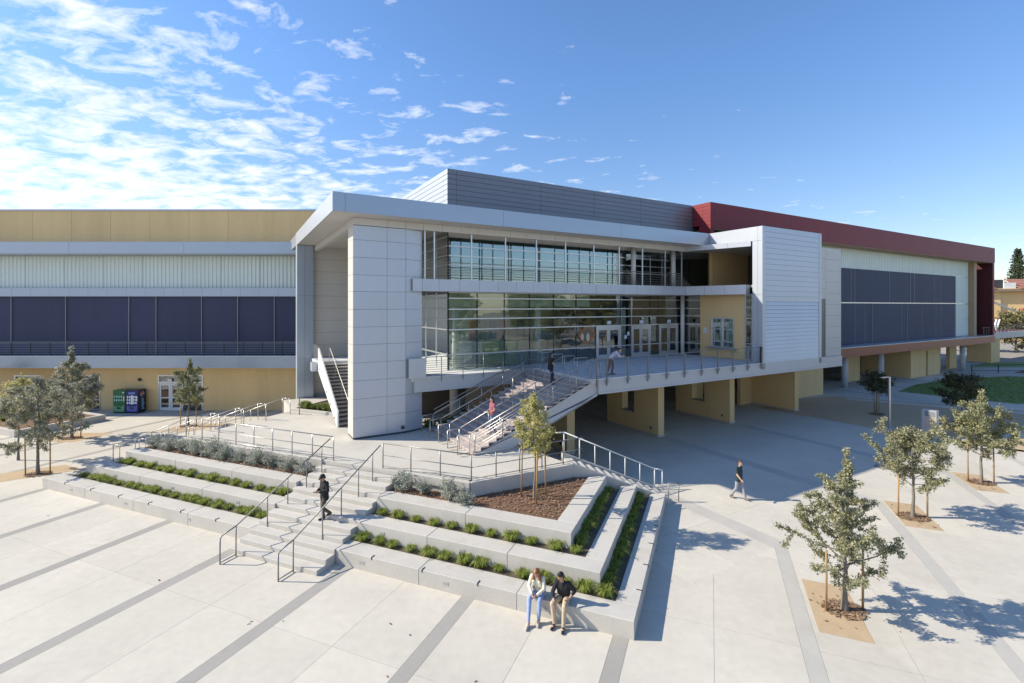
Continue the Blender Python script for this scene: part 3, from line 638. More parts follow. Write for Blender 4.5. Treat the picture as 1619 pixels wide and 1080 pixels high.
dpart('underside', mat('soffit_paint', (.42,.40,.36), .9), (12.7,37.2,-3.9,18,4.3,4.38)); dpart('underside', MATS['soffit_paint'], (3.4,12.7,1.4,18,4.3,4.38))
PIERS = [13.35,20.9,28.4,36.9]
for i, a in enumerate(PIERS):
    a0, a1 = a-.28, a+.28
    if i == 0: dpart('pier', YEL, (a0,a1,-.9,4.2,-.01,4.3))
    elif i < 3:
        p_ = dpart('pier', YEL, (a0,a1,-.9,1.35,-.01,4.3),(a0,a1,2.55,4.2,-.01,4.3),(a0,a1,1.35,2.55,-.01,1.25),(a0,a1,1.35,2.55,3.7,4.3))
        MB().box(B,a0-.04,a1+.04,1.30,2.6,1.25,1.31).build('sill', SILVD, p_)
    else: dpart('pier', YEL, (a0,a1,-.9,3.0,-.01,4.3))
    Box('base_plinth', CONCW, dk, B, a0-.03, a1+.03, -.93, 4.22 if i < 3 else 3.0, -.01, .12)
    if i < 3: dpart('outlet', DARKM, (a0-.03,a0,-.3,-.18,.42,.58))
dpart('rear_wall', YEL, (35.0,41.5,3.0,3.3,-.01,4.3)); dpart('rear_wall', YEL, (31.3,33.3,5.6,6.6,-.01,4.3)); dpart('rear_wall', YEL, (41.5,47,2.2,2.6,-.01,4.2))
dpart('rear_wall', YEL, (9.0,12.8,5.6,5.9,Z_POD-.5,4.3)); dpart('rear_wall', mat('breeze_shade', (.10,.09,.08), .9), (4,42,15,15.4,-.01,4.3))  # dark wall stands in for the shaded depth of the breezeway
dpart('opening_backdrop', MATS['breeze_shade'], (4.96,9,4.6,4.9,Z_POD,4.3))  # dark sheet painting the shade inside the opening
MB().tube(B(7.35,2.7,Z_POD),B(7.35,2.7,4.3),.24,n=18).build('round_column', CONCW, dk, smooth=True)
MB().box(B,5.0,5.16,2.3,2.6,Z_POD,4.3).build('door_jamb', YEL, dk)

# grand stair: 18 risers up to the deck
gs = thing('grand_staircase', 'broad precast stair rising to the entry deck beside the tower', 'stairs', B(8.5,-1.6,Z_POD))
SA0, SA1, SB0, SB1 = 5.4, 12.28, -4.12, .98
TR = (SA1-SA0)/17
for k in range(17):
    a0 = SA0+k*TR; z = Z_POD+.165*(k+1)
    MB().box(B, a0-.03, a0+TR, SB0, SB1, z-.06, z).build('tread', STEPC, gs, bevel=.008)
    MB().box(B, a0, a0+.02, SB0+.05, SB1-.05, z-.165, z-.06).build('riser', mat('riser_dark', (.36,.31,.30), .85), gs)  # risers in a darker tone than the treads
def slope(b0, b1, z_off0, z_off1, mt, name):
    """sloping stringer from podium to deck"""
    zb0, zb1 = Z_POD, Z_DECK
    pts = []
    for (a, zc) in ((SA0, zb0), (SA1+.42, zb1)):
        lo = max(zc+z_off0, Z_POD-.005); pts.append((a, lo, zc+z_off1))
    (aA, l0, h0), (aB, l1, h1) = pts
    MB().hexa([B(aA,b0,l0),B(aB,b0,l1),B(aB,b1,l1),B(aA,b1,l0),B(aA,b0,h0),B(aB,b0,h1),B(aB,b1,h1),B(aA,b1,h0)]).build(name, mt, gs)
slope(-4.02,-3.86,-.82,-.08, BEAM, 'stringer'); slope(.75,.92,-.6,-.08, BEAM, 'stringer')
slope(-4.10,-3.72,-.92,-.80, BEAM, 'stringer_flange'); slope(-1.7,-1.5,-.6,-.1, BEAM, 'stringer')
MB().hexa([B(SA0+1.0,-3.7,Z_POD),B(9.4,-3.7,Z_POD),B(9.4,.7,Z_POD),B(SA0+1.0,.7,Z_POD),B(SA0+1.0,-3.7,Z_POD+.1),B(9.4,-3.7,3.4),B(9.4,.7,3.4),B(SA0+1.0,.7,Z_POD+.1)]).build('under_wall', CONCW, gs)

# escape stair behind the tower
es = thing('escape_stair', 'narrow steel escape stair between tower and metal frame leg', 'stairs', B(2.2, 7, Z_POD))
EB0, ETR = 4.4, .41
for k in range(17):
    b0 = EB0+k*ETR; z = Z_POD+.165*(k+1)
    MB().box(B, 1.08, 3.2, b0-.03, b0+ETR, z-.05, z).build('tread', CONCW, es)
    MB().box(B, 1.10, 3.18, b0, b0+.02, z-.165, z-.05).build('riser', mat('riser_brown', (.16,.12,.11), .8), es)
for a in (.98, 3.2):
    bA, bB = EB0-.1, EB0+17*ETR
    MB().hexa([B(a,bA,Z_POD),B(a+.09,bA,Z_POD),B(a+.09,bB,Z_DECK-.6),B(a,bB,Z_DECK-.6),B(a,bA,Z_POD+.85),B(a+.09,bA,Z_POD+.85),B(a+.09,bB,Z_DECK+.98),B(a,bB,Z_DECK+.98)]).build('stringer', WHITE, es)
for k in range(5):
    b = EB0+.7+1.35*k; z = Z_POD+.05+(b-EB0)/ETR*.165
    MB().box(B, .96, .98, b, b+.12, z-.02, z+.12).build('bracket', DARKM, es)
for z in frange(0.15,1.05,8): MB().tube(B(1.0,11.4,Z_DECK+z),B(1.0,13.6,Z_DECK+z),.018,n=6).build('guard_bar', STEELB, es)
MB().path([B(1.75,11.6,Z_DECK),B(1.75,11.6,Z_DECK+.92),B(1.75,11.2,Z_DECK+.9),B(1.75,4.5,Z_POD+1.02),B(1.75,4.1,Z_POD+.9),B(1.75,4.1,Z_POD)],.02).build('handrail', STEELB, es)
for b in (9.4,7.2,5.0): MB().tube(B(1.75,b,Z_POD+(b-EB0)/ETR*.165),B(1.75,b,Z_POD+.98+(b-EB0)/ETR*.165),.018,n=6).build('rail_post', STEELB, es)
Box('landing_box', LBOX, es, B, .6, .96, 11.5, 12.3, 4.3, 4.9)

# ------------------------------------------------------------------ red wing on the right
rw = thing('campus_wing', 'red fascia wing with navy screens and translucent sheet wall', 'building', B(60, 6, 0))
def rp(name, mt, *boxes, **kw):
    m = MB()
    for b_ in boxes: m.box(B, *b_)
    return m.build(name, mt, rw, **kw)
rp('wing_body', JOINT, (41.7,85.2,2.75,30,3.75,16.9),(28.5,41.7,2.75,30,14.3,16.9)); rp('wing_body', INTD, (85.2,88.8,5.4,30,4.6,16.9))
fa = rp('roof_fascia', JOINT, (28.45,89.35,1.05,2.75,15.26,16.95))
rj = [28.4,28.91,34.29,39.3,45.63,54.83,63.43,72.09,80.69,89.4]
panels(fa, FB(1.), rj, [14.92,17.0], -.05, 0., REDP)
panels(fa, FA(28.4), [1.001,1.75,2.72], frange(15.23,17.0,6), -.05, 0., REDP, tilt=.006)
panels(fa, FA(28.4), [1.001,2.1], [14.2,14.7,15.22], -.05, 0., REDP, tilt=.006)
MB().box(B,28.45,28.9,1.06,2.1,14.2,15.24).build('return_core', REDP, fa)
rp('fascia_soffit', WOOD, (28.9,89.3,1.05,2.75,14.88,14.95))
def corrugated(parent, F, s0, s1, z0, z1, mt, pitch=.33, dep=.05, name='corrugated_sheet'):
    m = MB(); s = s0
    prof = ((0,0),(.28,0),(.42,1),(.72,1),(.86,0)); pts = []
    while s < s1-1e-6:
        for u, d in prof:
            x = s+u*pitch
            if x < s1: pts.append((x, d*dep))
        s += pitch
    pts.append((s1, 0))
    for i in range(len(pts)-1):
        (x0, d0), (x1, d1) = pts[i], pts[i+1]; m.quad(F(x0,d0,z0),F(x1,d1,z0),F(x1,d1,z1),F(x0,d0,z1))
    return m.build(name, mt, parent)
cuts = [43.0]+frange(46.5,80.2,10)+[82.6,84.95]
for i in range(len(cuts)-1): corrugated(rw, FB(2.55), cuts[i]+.015, cuts[i+1]-.015, 12.82, 14.9, CORR, .38, .05)
for a0, a1 in ((80.25,82.6),(82.62,84.95)):
    for z0, z1 in ((4.7,6.9),(6.94,9.05),(9.15,12.78)): corrugated(rw, FB(2.55), a0, a1, z0, z1, CORR, .38, .05)
for z0_, z1_ in ((9.05,9.15),(12.76,12.82),(6.9,6.94)): rp('sheet_rail', ALUM, (80.2,85,2.45,2.52,z0_,z1_))
sc_ = rp('screen_backing', JOINT, (43.0,80.2,2.44,2.7,4.6,12.8))
up = [52.77,53.56,61.39,66.69,67.71,73.26,75.36]; lo = [53.56,55.72,57.41,64.38,65.86,69.8,73.83,75.36,79.57]
panels(sc_, FB(2.4), [43.0]+up+[80.2], [9.2,12.8], -.04, 0., NAVY, name='screen', gap=.03); panels(sc_, FB(2.4), [43.0]+lo+[80.2], [4.6,9.1], -.04, 0., NAVY, name='screen', gap=.03)
for a in up: MB().box(B,a-.022,a+.022,2.37,2.44,9.2,12.8).build('mullion', mat('screen_trim', (.26,.27,.30), .4, .3), sc_)
for a in lo: MB().box(B,a-.022,a+.022,2.37,2.44,4.6,9.1).build('mullion', mat('screen_trim', (.26,.27,.30), .4, .3), sc_)
MB().box(B,43.0,80.2,2.34,2.44,9.1,9.2).build('transom', ALUM, sc_)
rp('wood_post', WOOD, (84.95,85.75,1.9,2.6,4.6,14.88))
rp('ledge', LBOX, (41.7,88.8,.96,2.5,4.58,4.67))
bb = rp('base_beam', JOINT, (41.72,89.3,1.05,1.4,3.7,4.56)); panels(bb, FB(1.), [41.7,48.7]+frange(56,89.4,4), [3.66,4.58], -.05, 0., REDB)
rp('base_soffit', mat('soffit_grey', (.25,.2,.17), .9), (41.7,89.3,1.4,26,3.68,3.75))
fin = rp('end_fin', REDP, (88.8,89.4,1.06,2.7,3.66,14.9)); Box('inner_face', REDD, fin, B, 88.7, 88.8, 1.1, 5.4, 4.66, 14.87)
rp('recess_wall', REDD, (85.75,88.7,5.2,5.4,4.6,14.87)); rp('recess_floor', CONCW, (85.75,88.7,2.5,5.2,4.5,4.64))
for a in (86.3,87.3,88.2): MB().tube(B(a,1.3,4.67),B(a,1.3,5.8),.03,n=6).build('guard_post', STEEL, rw)
MB().tube(B(85.8,1.3,5.8),B(88.7,1.3,5.8),.025,n=6).build('guard_rail', STEEL, rw)
for a, b_ in ((53.0,3.1),(61.5,3.3),(82.2,2.3)): MB().tube(B(a,b_,0),B(a,b_,3.7),.32,n=20).build('round_column', mat('column_paint', (.55,.58,.62), .4), rw, smooth=True)
rp('ground_wall', YEL, (67.4,71.6,2.6,3.0,-.01,3.7),(72.2,75.8,2.6,3.0,-.01,3.7),(71.6,72.2,2.6,3.0,3.1,3.7)); rp('ground_wall', YEL, (67.4,67.8,3.0,8,-.01,3.7))
rp('ground_wall', YEL, (75.8,82,4.6,5.0,-.01,3.7)); rp('ground_wall', YEL, (57.5,60.5,5.0,5.4,-.01,3.7)); rp('ground_wall', YEL, (48.2,52,6.2,6.6,-.01,3.7)); rp('ground_wall', MATS['breeze_shade'], (42,83,10,10.3,-.01,3.7))  # dark wall at the back: painted shade deep under the wing
rp('ground_wall', YEL, (83.2,85.6,4.0,4.4,-.01,3.7))

# bridge beyond the wing, far building
br = thing('footbridge', 'elevated walkway with railing leaving the far end of the red wing', 'bridge', B(96, 4, 0))
MB().box(B,89.5,124,3.5,7.5,3.7,4.5).build('bridge_deck', REDB, br); MB().box(B,89.5,124,3.3,3.5,3.7,4.66).build('bridge_edge', GREYP, br)
MB().box(B,97.5,101.2,3.6,6.5,-.01,3.7).build('bridge_pier', YEL, br)
for k in range(16): MB().box(B,90+1.7*k,90.1+1.7*k,3.4,3.46,4.66,5.8).build('rail_post', DARKM, br)
for z in (5.8,5.5,5.2,4.9): MB().tube(B(89.6,3.43,z),B(123,3.43,z),.025,n=6).build('rail', STEEL, br)
for k in range(12): MB().bar(B(96+1.6*k,7.3,4.5),B(96+1.6*k,7.3,6.5),.25,.12).bar(B(96+1.6*k,7.3,4.6),B(97.6+1.6*k,7.3,6.4),.2,.12).build('screen_strut', WHITE, br)
fb = thing('distant_building', 'ochre building with red tile roofs far behind the footbridge', 'building', (140, 118, 0))
FBL = Pl((112,124), (190,96))
def fbx(name, mt, s0, s1, d0, d1, z0, z1): return MB().box(lambda s, d, z: FBL(s, -d, z), s0, s1, d0, d1, z0, z1).build(name, mt, fb)
fbx('wall', YEL, 0, 60, 0, 20, 0, 13.2)
FBR = lambda s, d, z: FBL(s, -d, z)
RT = mat('roof_tile', (.34,.15,.11), .8, var=.2, scale=3)
for (s0, s1, z0, z1, d0, d1) in ((-2,9.0,13,15.6,-1.5,5),(13.5,22,13,15.6,-1.5,5),(26,60,13,15.6,-1.5,5),(14,60,6.6,8.2,-5,0.1)):
    for k in range(6):
        t0, t1 = k/6, (k+1)/6-.01
        a = (d0+(d1-d0)*t0, z0+(z1-z0)*t0); b = (d0+(d1-d0)*t1, z0+(z1-z0)*t1)
        MB().hexa([FBR(s0,a[0],a[1]),FBR(s1,a[0],a[1]),FBR(s1,b[0],b[1]),FBR(s0,b[0],b[1]),FBR(s0,a[0],a[1]+.18),FBR(s1,a[0],a[1]+.18),FBR(s1,b[0],b[1]+.1),FBR(s0,b[0],b[1]+.1)]).build('roof_course', RT, fb)
fbx('dormer', INTD, 9.0, 11.2, .6, 3, 13.2, 15.4); fbx('dormer', WHITE, 11.2, 13.5, .2, 3, 13.2, 14.6)
for s in (2, 9, 16, 23, 30): fbx('pilaster', YEL, s, s+1.2, -.5, 0.1, 6, 13)
fbx('eave_board', mat('eave_timber', (.25,.19,.13), .8), -2, 60, -1.4, -.1, 12.4, 13.0)
MB().bar(FBR(2.5,-3,12.6),FBR(13,-3,6.8),.6,.4).build('stair_rail', SILVD, fb)

# ------------------------------------------------------------------ ochre wing on the left
lw = thing('campus_wing', 'long ochre wing with navy screens and balcony on the left', 'building', (-40, 41, 0))
def lp(name, mt, *boxes, **kw):
    m = MB()
    for b_ in boxes: m.box(W, *b_)
    return m.build(name, mt, lw, **kw)
X0, X1 = -74., -16.6
FW = lambda y: (lambda s, d, z: (s, y-d, z))
def pxX(px, y): return (px-809.5)/764*y
lp('wing_body', JOINT, (X0,X1,40.9,60,3.8,16.8)); lp('wing_body', INTD, (X0,X1,43.5,60,0,3.8))
uj = [X0]+[pxX(54-61.7*4+61.7*k, 41) for k in range(10)]+[X1+1.5]
uj = [x for i, x in enumerate(uj) if i == 0 or x > X0+.5]
panels(lw, FW(40.85), uj, [14.0,16.85], -.06, 0., YEL, name='stucco_panel', gap=.02)
lp('roof_cap', LBOX, (X0,X1+1.4,40.78,41.3,16.85,16.97))
panels(lw, FW(39.35), [X0,pxX(-262,39.3),pxX(-77,39.3),pxX(108,39.3),pxX(290,39.3),X1+.2], [13.07,14.05], -.06, 0., BLUEP, name='fascia_panel', gap=.016)
lp('eave', SILVD, (X0,X1+.2,39.4,40.9,13.0,13.12),(X0,X1+.2,39.4,40.9,13.9,14.0))
s = X0
while s < X1-.1:
    e = min(s+3.3, X1); corrugated(lw, FW(40.75), s, e-.02, 10.32, 13.05, CORR, .33, .06); s = e
lp('sill_body', SILVD, (X0,X1,40.42,40.9,9.62,10.3))
panels(lw, FW(40.4), [X0]+[pxX(-1095+30.1*k, 40.4) for k in range(3,52) if X0+.3 < pxX(-1095+30.1*k, 40.4) < X1-.2]+[X1], [9.6,10.32], -.04, 0., BLUEP, name='sill_panel', gap=.014)
nv = [pxX(p, 40.6) for p in (-440,-340,-240,-150,-80,18,104,204,247,319,376,434)]
panels(lw, FW(40.65), [X0]+nv+[X1], [4.74,9.6], -.05, 0., NAVY, name='screen', gap=.03)
for x in nv: lp('mullion', mat('screen_trim', (.26,.27,.30), .4, .3), (x-.024,x+.024,40.57,40.66,4.74,9.6))
lp('balcony_slab', BLUEP, (X0,X1+.3,39.33,41,3.79,4.72)); lp('balcony_edge', LBOX, (X0,X1+.3,39.28,39.6,4.66,4.76)); lp('balcony_edge', LBOX, (X0,X1+.3,39.29,39.45,3.76,3.82))
for k in range(36): lp('guard_post', DARKM, (X1-.6-1.58*k,X1-.54-1.58*k,39.40,39.46,4.76,5.84))
for z in (4.92,5.06,5.20,5.34,5.48,5.62,5.74): MB().tube((X0,39.42,z),(X1,39.42,z),.013,n=5).build('guard_bar', SILVD, lw)
MB().tube((X0,39.42,5.86),(X1,39.42,5.86),.03,n=6).build('guard_rail', STEEL, lw)
# ground floor wall with openings
wins = [(pxX(-60,40.75),pxX(-10,40.75)),(pxX(23,40.75),pxX(66,40.75)),(pxX(120,40.75),pxX(159,40.75)),(pxX(250,40.75),pxX(321,40.75))]
ZT = 8.8-(593-484)/764*40.75
edges_ = [X0]+[e for w_ in wins for e in w_]+[X1+.2]
for i in range(0, len(edges_), 2): lp('ground_wall', YEL, (edges_[i],edges_[i+1],40.75,41.1,-.01,3.8))
for (x0, x1) in wins: lp('lintel', YEL, (x0,x1,40.75,41.1,ZT,3.8))
for (x0, x1) in wins[:3]:
    wf = lp('window_frame', ALUM, (x0,x0+.1,40.72,40.9,0,ZT),(x1-.1,x1,40.72,40.9,0,ZT),*[(x0+.1,x1-.1,40.72,40.9,z,z+.09) for z in (0.03,.86,2.42,ZT-.1)])
    for z0, z1 in ((.12,.86),(.95,2.42),(2.51,ZT-.1)): MB().quad((x0+.1,40.8,z0),(x1-.1,40.8,z0),(x1-.1,40.8,z1),(x0+.1,40.8,z1)).build('pane', GLASSD, wf)
x0, x1 = wins[3]
dfz = lp('door_frame', ALUM, (x0,x0+.1,40.72,40.9,0,ZT),(x1-.1,x1,40.72,40.9,0,ZT),(x0+.1,x1-.1,40.72,40.9,2.32,2.42),(x0+.1,x1-.1,40.72,40.9,ZT-.08,ZT),(x0+2.0,x0+2.12,40.72,40.9,0,2.32))
MB().quad((x0+.1,40.8,2.42),(x1-.1,40.8,2.42),(x1-.1,40.8,ZT-.08),(x0+.1,40.8,ZT-.08)).build('pane', GLASSD, dfz)
MB().quad((x0+2.12,40.8,.05),(x1-.1,40.8,.05),(x1-.1,40.8,2.32),(x0+2.12,40.8,2.32)).build('pane', GLASSD, dfz)
for a0, a1 in ((x0+.12,x0+1.05),(x0+1.07,x0+2.0)):
    d_ = lp('door', WHITE, (a0,a0+.15,40.74,40.8,.01,2.3),(a1-.15,a1,40.74,40.8,.01,2.3),(a0+.15,a1-.15,40.74,40.8,.01,.26),(a0+.15,a1-.15,40.74,40.8,2.12,2.3),(a0+.15,a1-.15,40.74,40.8,1.02,1.12))
    MB().quad((a0+.14,40.77,.25),(a1-.14,40.77,.25),(a1-.14,40.77,2.13),(a0+.14,40.77,2.13)).build('pane', GLASSD, d_)
lp('exit_light', WHITE, (x0+.85,x0+1.2,40.66,40.72,2.45,2.68)); lp('wall_lamp', DARKM, (pxX(221,40.7)-.1,pxX(221,40.7)+.1,40.6,40.75,2.5,2.72))

# ------------------------------------------------------------------ text helper
def text_mesh(name, txt, size, mt, parent, F, bold=0.):
    cu = bpy.data.curves.new(name, 'FONT'); cu.body = txt; cu.size = size; cu.extrude = .002; cu.offset = bold; cu.align_x = 'CENTER'; cu.align_y = 'CENTER'; cu.resolution_u = 3
    to = bpy.data.objects.new(name+'_tmp', cu); col.objects.link(to); bpy.context.view_layer.update()
    me = bpy.data.meshes.new_from_object(to.evaluated_get(bpy.context.evaluated_depsgraph_get()))
    bpy.data.objects.remove(to); bpy.data.curves.remove(cu)
    o_ = ORI[parent.name]
    for v in me.vertices:
        c = F(v.co.x, v.co.y, v.co.z); v.co = Vector(c)-o_
    me.materials.clear(); me.materials.append(mt); o = bpy.data.objects.new(name, me); col.objects.link(o); o.parent = parent; return o

# vending machines
def vending(label, x0, base, front, accent):
    wd, dp, ht, y0 = 1.02, .85, 1.9, 39.62
    t = thing('vending_machine', label, 'vending machine', (x0+wd/2, y0+dp/2, 0), 'vending machines by the ochre wall')
    MB().box(W, x0, x0+wd, y0, y0+dp, .05, ht).build('cabinet', base, t, bevel=.02)
    MB().box(W, x0+.05, x0+wd-.05, y0+.05, y0+dp-.05, 0, .05).build('plinth', DARKM, t)
    fp = MB().box(W, x0+.04, x0+wd-.04, y0-.03, y0+.005, .1, ht-.04).build('front_panel', front, t, bevel=.01)
    ch = MB().box(W, x0+.34, x0+.68, y0-.036, y0-.02, .36, .52).build('vend_slot', DARKM, fp)
    MB().box(W, x0+.30, x0+.72, y0-.034, y0-.02, .30, .58).build('slot_surround', accent, fp)
    sw_ = MB(); n = 10
    for k in range(n):
        u0, u1 = k/n, (k+1)/n
        f_ = lambda u: .30+.32*(2*abs(u-.5))**2
        sw_.quad((x0+.08+u0*(wd-.16),y0-.033,.16),(x0+.08+u1*(wd-.16),y0-.033,.16),(x0+.08+u1*(wd-.16),y0-.033,f_(u1)+.12),(x0+.08+u0*(wd-.16),y0-.033,f_(u0)+.12))
    sw_.build('swoosh_print', accent, fp)
    MB().box(W, x0+wd-.16, x0+wd-.06, y0-.036, y0-.028, 1.0, 1.4).build('coin_panel', ALUM, fp)
    return t, fp, x0, wd, y0, ht
PB_ = mat('print_white', (.75,.78,.82), .5); GRN = mat('vending_green', (.02,.14,.05), .35); BLU = mat('vending_blue', (.012,.025,.16), .3); BLUD = mat('vending_navy', (.010,.014,.05), .35)
xg = -32.72
t, fp, x0, wd, y0, ht = vending('dark green vending machine against the ochre wall', xg, GRN, GRN, mat('pale_green', (.16,.36,.20), .5))
for r in range(2):
    for k in range(4): MB().box(W, x0+.10+.19*k, x0+.20+.19*k, y0-.037, y0-.028, 1.02+.28*r, 1.17+.28*r).build('product_button', mat('bottle_print', (.35,.62,.60), .5), fp)
MB().box(W, x0+wd-.22, x0+wd-.08, y0-.037, y0-.028, ht-.24, ht-.14).build('brand_plate', PB_, fp)
t, fp, x0, wd, y0, ht = vending('blue drinks vending machine with lit front beside the green one', xg+1.07, BLUD, BLU, mat('vend_violet', (.12,.13,.42), .4))
for r in range(3):
    for k in (0, 1, 3, 4): MB().box(W, x0+.09+.175*k, x0+.21+.175*k, y0-.037, y0-.028, .78+.24*r, .95+.24*r).build('product_button', PB_, fp)
MB().box(W, x0+.42, x0+.60, y0-.037, y0-.028, .74, 1.48).build('bottle_print', PB_, fp)
text_mesh('front_lettering', 'pepsi', .26, mat('print_pale_blue', (.30,.40,.80), .5), fp, lambda x, y, z: (x0+.5+x, y0-.034-z, ht-.22+y), .006)
# side print: roundel and vertical lettering
xs = x0+wd+.002
text_mesh('side_lettering', 'pepsi', .46, mat('print_light_blue', (.22,.55,.80), .5), t, lambda x, y, z: (xs+.004+z, y0+.42-y, .72+x), .012)
rm = MB()
def disc(m, cy_, cz_, r, ta, tb, d):
    n = 14; b = len(m.v); m.v += [(xs+d, cy_+r*cos(ta+(tb-ta)*k/n), cz_+r*sin(ta+(tb-ta)*k/n)) for k in range(n+1)]; m.f.append(tuple(range(b, b+n+1)))
m = MB(); disc(m, y0+.42, 1.52, .22, 0, 2*pi*.999, .002); ro = m.build('roundel', PB_, t)
m = MB(); disc(m, y0+.42, 1.52, .20, .5, pi+.2, .004); m.build('roundel_red', mat('print_red', (.5,.03,.04), .5), ro)
m = MB(); disc(m, y0+.42, 1.52, .20, pi+.55, 2*pi+.15, .004); m.build('roundel_blue', BLU, ro)

# ------------------------------------------------------------------ railings
RAIL_G = 'metal handrails and guards on the plaza'
def railing(label, path, posts, h=1.0, mids=(), r=.024, mt=STEEL, ends=(), drop=0.):
    """path: ground points of the rail line; posts: ground points"""
    t = thing('railing', label, 'railing', path[0], RAIL_G)
    up_ = lambda p, d: (p[0], p[1], p[2]+d)
    MB().path([up_(p, h) for p in path], r, 8).build('top_rail', mt, t, smooth=True)
    for d in mids: MB().path([up_(p, d) for p in path], r*.6 if len(mids) > 2 else r*.8, 6).build('rail', mt, t, smooth=True)
    for p in posts: MB().tube(up_(p, -drop), up_(p, h), r, n=8).build('post', mt, t, smooth=True)
    for e in ends: MB().path(e, r, 8).build('return_loop', mt, t, smooth=True)
    return t
def lerp(p, q, t): return tuple(p[i]+(q[i]-p[i])*t for i in range(3))
# central stairs, two handrails
for p_, nm in ((-13.6, 'left'), (-10.92, 'right')):
    A, Bq = T(p_, -.85, .1), T(p_, 3.55, Z_POD)
    foot = T(p_, -1.55, 0); top = T(p_, 3.7, Z_POD)
    lean = (foot[0], foot[1], .86); knee = T(p_, -1.35, .99); a1 = T(p_, -.95, 1.06)
    t = thing('railing', f'sloping handrail on the {nm} side of the central stairs', 'railing', foot, RAIL_G)
    MB().path([foot, lean, T(p_,-1.47,.95), a1, T(p_,3.6,Z_POD+1.0)], .024, 8).build('top_rail', STEEL, t, smooth=True)
    MB().path([T(p_,-1.55,.06), T(p_,-.95,.06)], .02, 8).build('rail', STEEL, t, smooth=True)
    MB().tube(T(p_,-.95,0), a1, .022, n=8).build('post', STEEL, t, smooth=True)
    for q in (.35,1.3,2.25,3.1):
        zt = 1.06+(q+.95)/4.55*(Z_POD+1.0-1.06); MB().tube(T(p_,q,.165*int((q+.85)/.4+1)),T(p_,q,zt),.022,n=8).build('post', STEEL, t, smooth=True)
# podium guards
pts = [T(-23.3,3.75,Z_POD), T(-13.55,3.75,Z_POD)]
railing('bright two-bar guard along the podium edge above the silver shrubs', pts, [lerp(pts[0],pts[1],k/8) for k in range(9)], 1.05, (.55,.10), mt=STEELB)
pts = [T(-10.9,3.75,Z_POD), T(-6.75,3.78,Z_POD), (2.2,20.75,Z_POD), (3.1,21.25,Z_POD)]
railing('two-bar guard along the podium edge above the mulch bed', pts, [lerp(pts[0],pts[1],k/3) for k in range(4)]+[lerp(pts[1],pts[2],k/4) for k in range(1,5)], 1.05, (.55,.10), mt=STEEL)
# left stair rails
for i, (q, lab) in enumerate(((3.75,'nearest handrail of the wide steps, ending above the silver shrubs'),(5.1,'second handrail of the wide steps counted from the shrubs'),(6.57,'third handrail of the wide steps counted from the shrubs'),(8.04,'fourth handrail of the wide steps counted from the shrubs'),(9.84,'farthest handrail of the wide steps beside the ochre wing'))):
    tp, bt = T(-23.3,q,Z_POD), T(-28.9,q,.1)
    t = thing('railing', lab, 'railing', T(-28.9,q,0), RAIL_G)
    loop = [T(-29.5,q,0),T(-29.5,q,.9),T(-28.9,q,1.0),T(-23.3,q,Z_POD+.98)]
    if i: loop += [T(-22.75,q,Z_POD+.98),T(-22.65,q,Z_POD+.9),T(-22.65,q,Z_POD)]
    MB().path(loop, .024, 8).build('top_rail', STEELB, t, smooth=True)
    for k in range(5):
        f_ = k/4; c = lerp(T(-28.9,q,.0), tp, f_); MB().tube((c[0],c[1],max(0,c[2]-.12)),(c[0],c[1],1.0+f_*(Z_POD-.02)),.02,n=8).build('post', STEELB, t, smooth=True)
# right stair rail
c0, c1 = Fr(wid-.1, .1, Z_POD), Fr(wid-.1, 4.6, .08)
t = thing('railing', 'sloping handrail of the narrow steps beside the breezeway', 'railing', c1, RAIL_G)
e1 = Fr(wid-.1, 5.0, .0)
MB().path([(c0[0]-.4,c0[1]-.12,Z_POD+.98),(c0[0],c0[1],Z_POD+.98),(c1[0],c1[1],1.0),(e1[0],e1[1],.92),(e1[0],e1[1],0)],.028,8).build('top_rail', WHITE, t, smooth=True)
for k in range(7): c = lerp(c0, c1, k/6); MB().tube((c[0],c[1],c[2]-.1),(c[0],c[1],c[2]+.96),.026,n=8).build('post', WHITE, t, smooth=True)
c2 = Fr(.1, 4.5, 0)
railing('short steel post rail at the end of the lowest seat wall', [c2, Fr(.1, 5.0, 0)], [c2, Fr(.1,5.0,0)], .85)
# bike racks in the shade
for k, a in enumerate((11.0, 12.1)):
    c = B(a+.2, -3.6, 0); t = thing('bike_rack', f'{"left" if k == 0 else "right"} dark inverted-U bike rack in the shade by the steps', 'bike rack', c, 'bike racks by the steps')
    MB().path([B(a,-3.9,0),B(a,-3.9,.82),B(a+.05,-3.8,.9),B(a+.05,-3.1,.9),B(a,-3.0,.82),B(a,-3.0,0)],.025,8).build('hoop', STEEL, t, smooth=True)
    for b_ in (-3.9,-3.0): Box('foot_plate', STEEL, t, B, a-.08, a+.08, b_-.08, b_+.08, 0, .012)
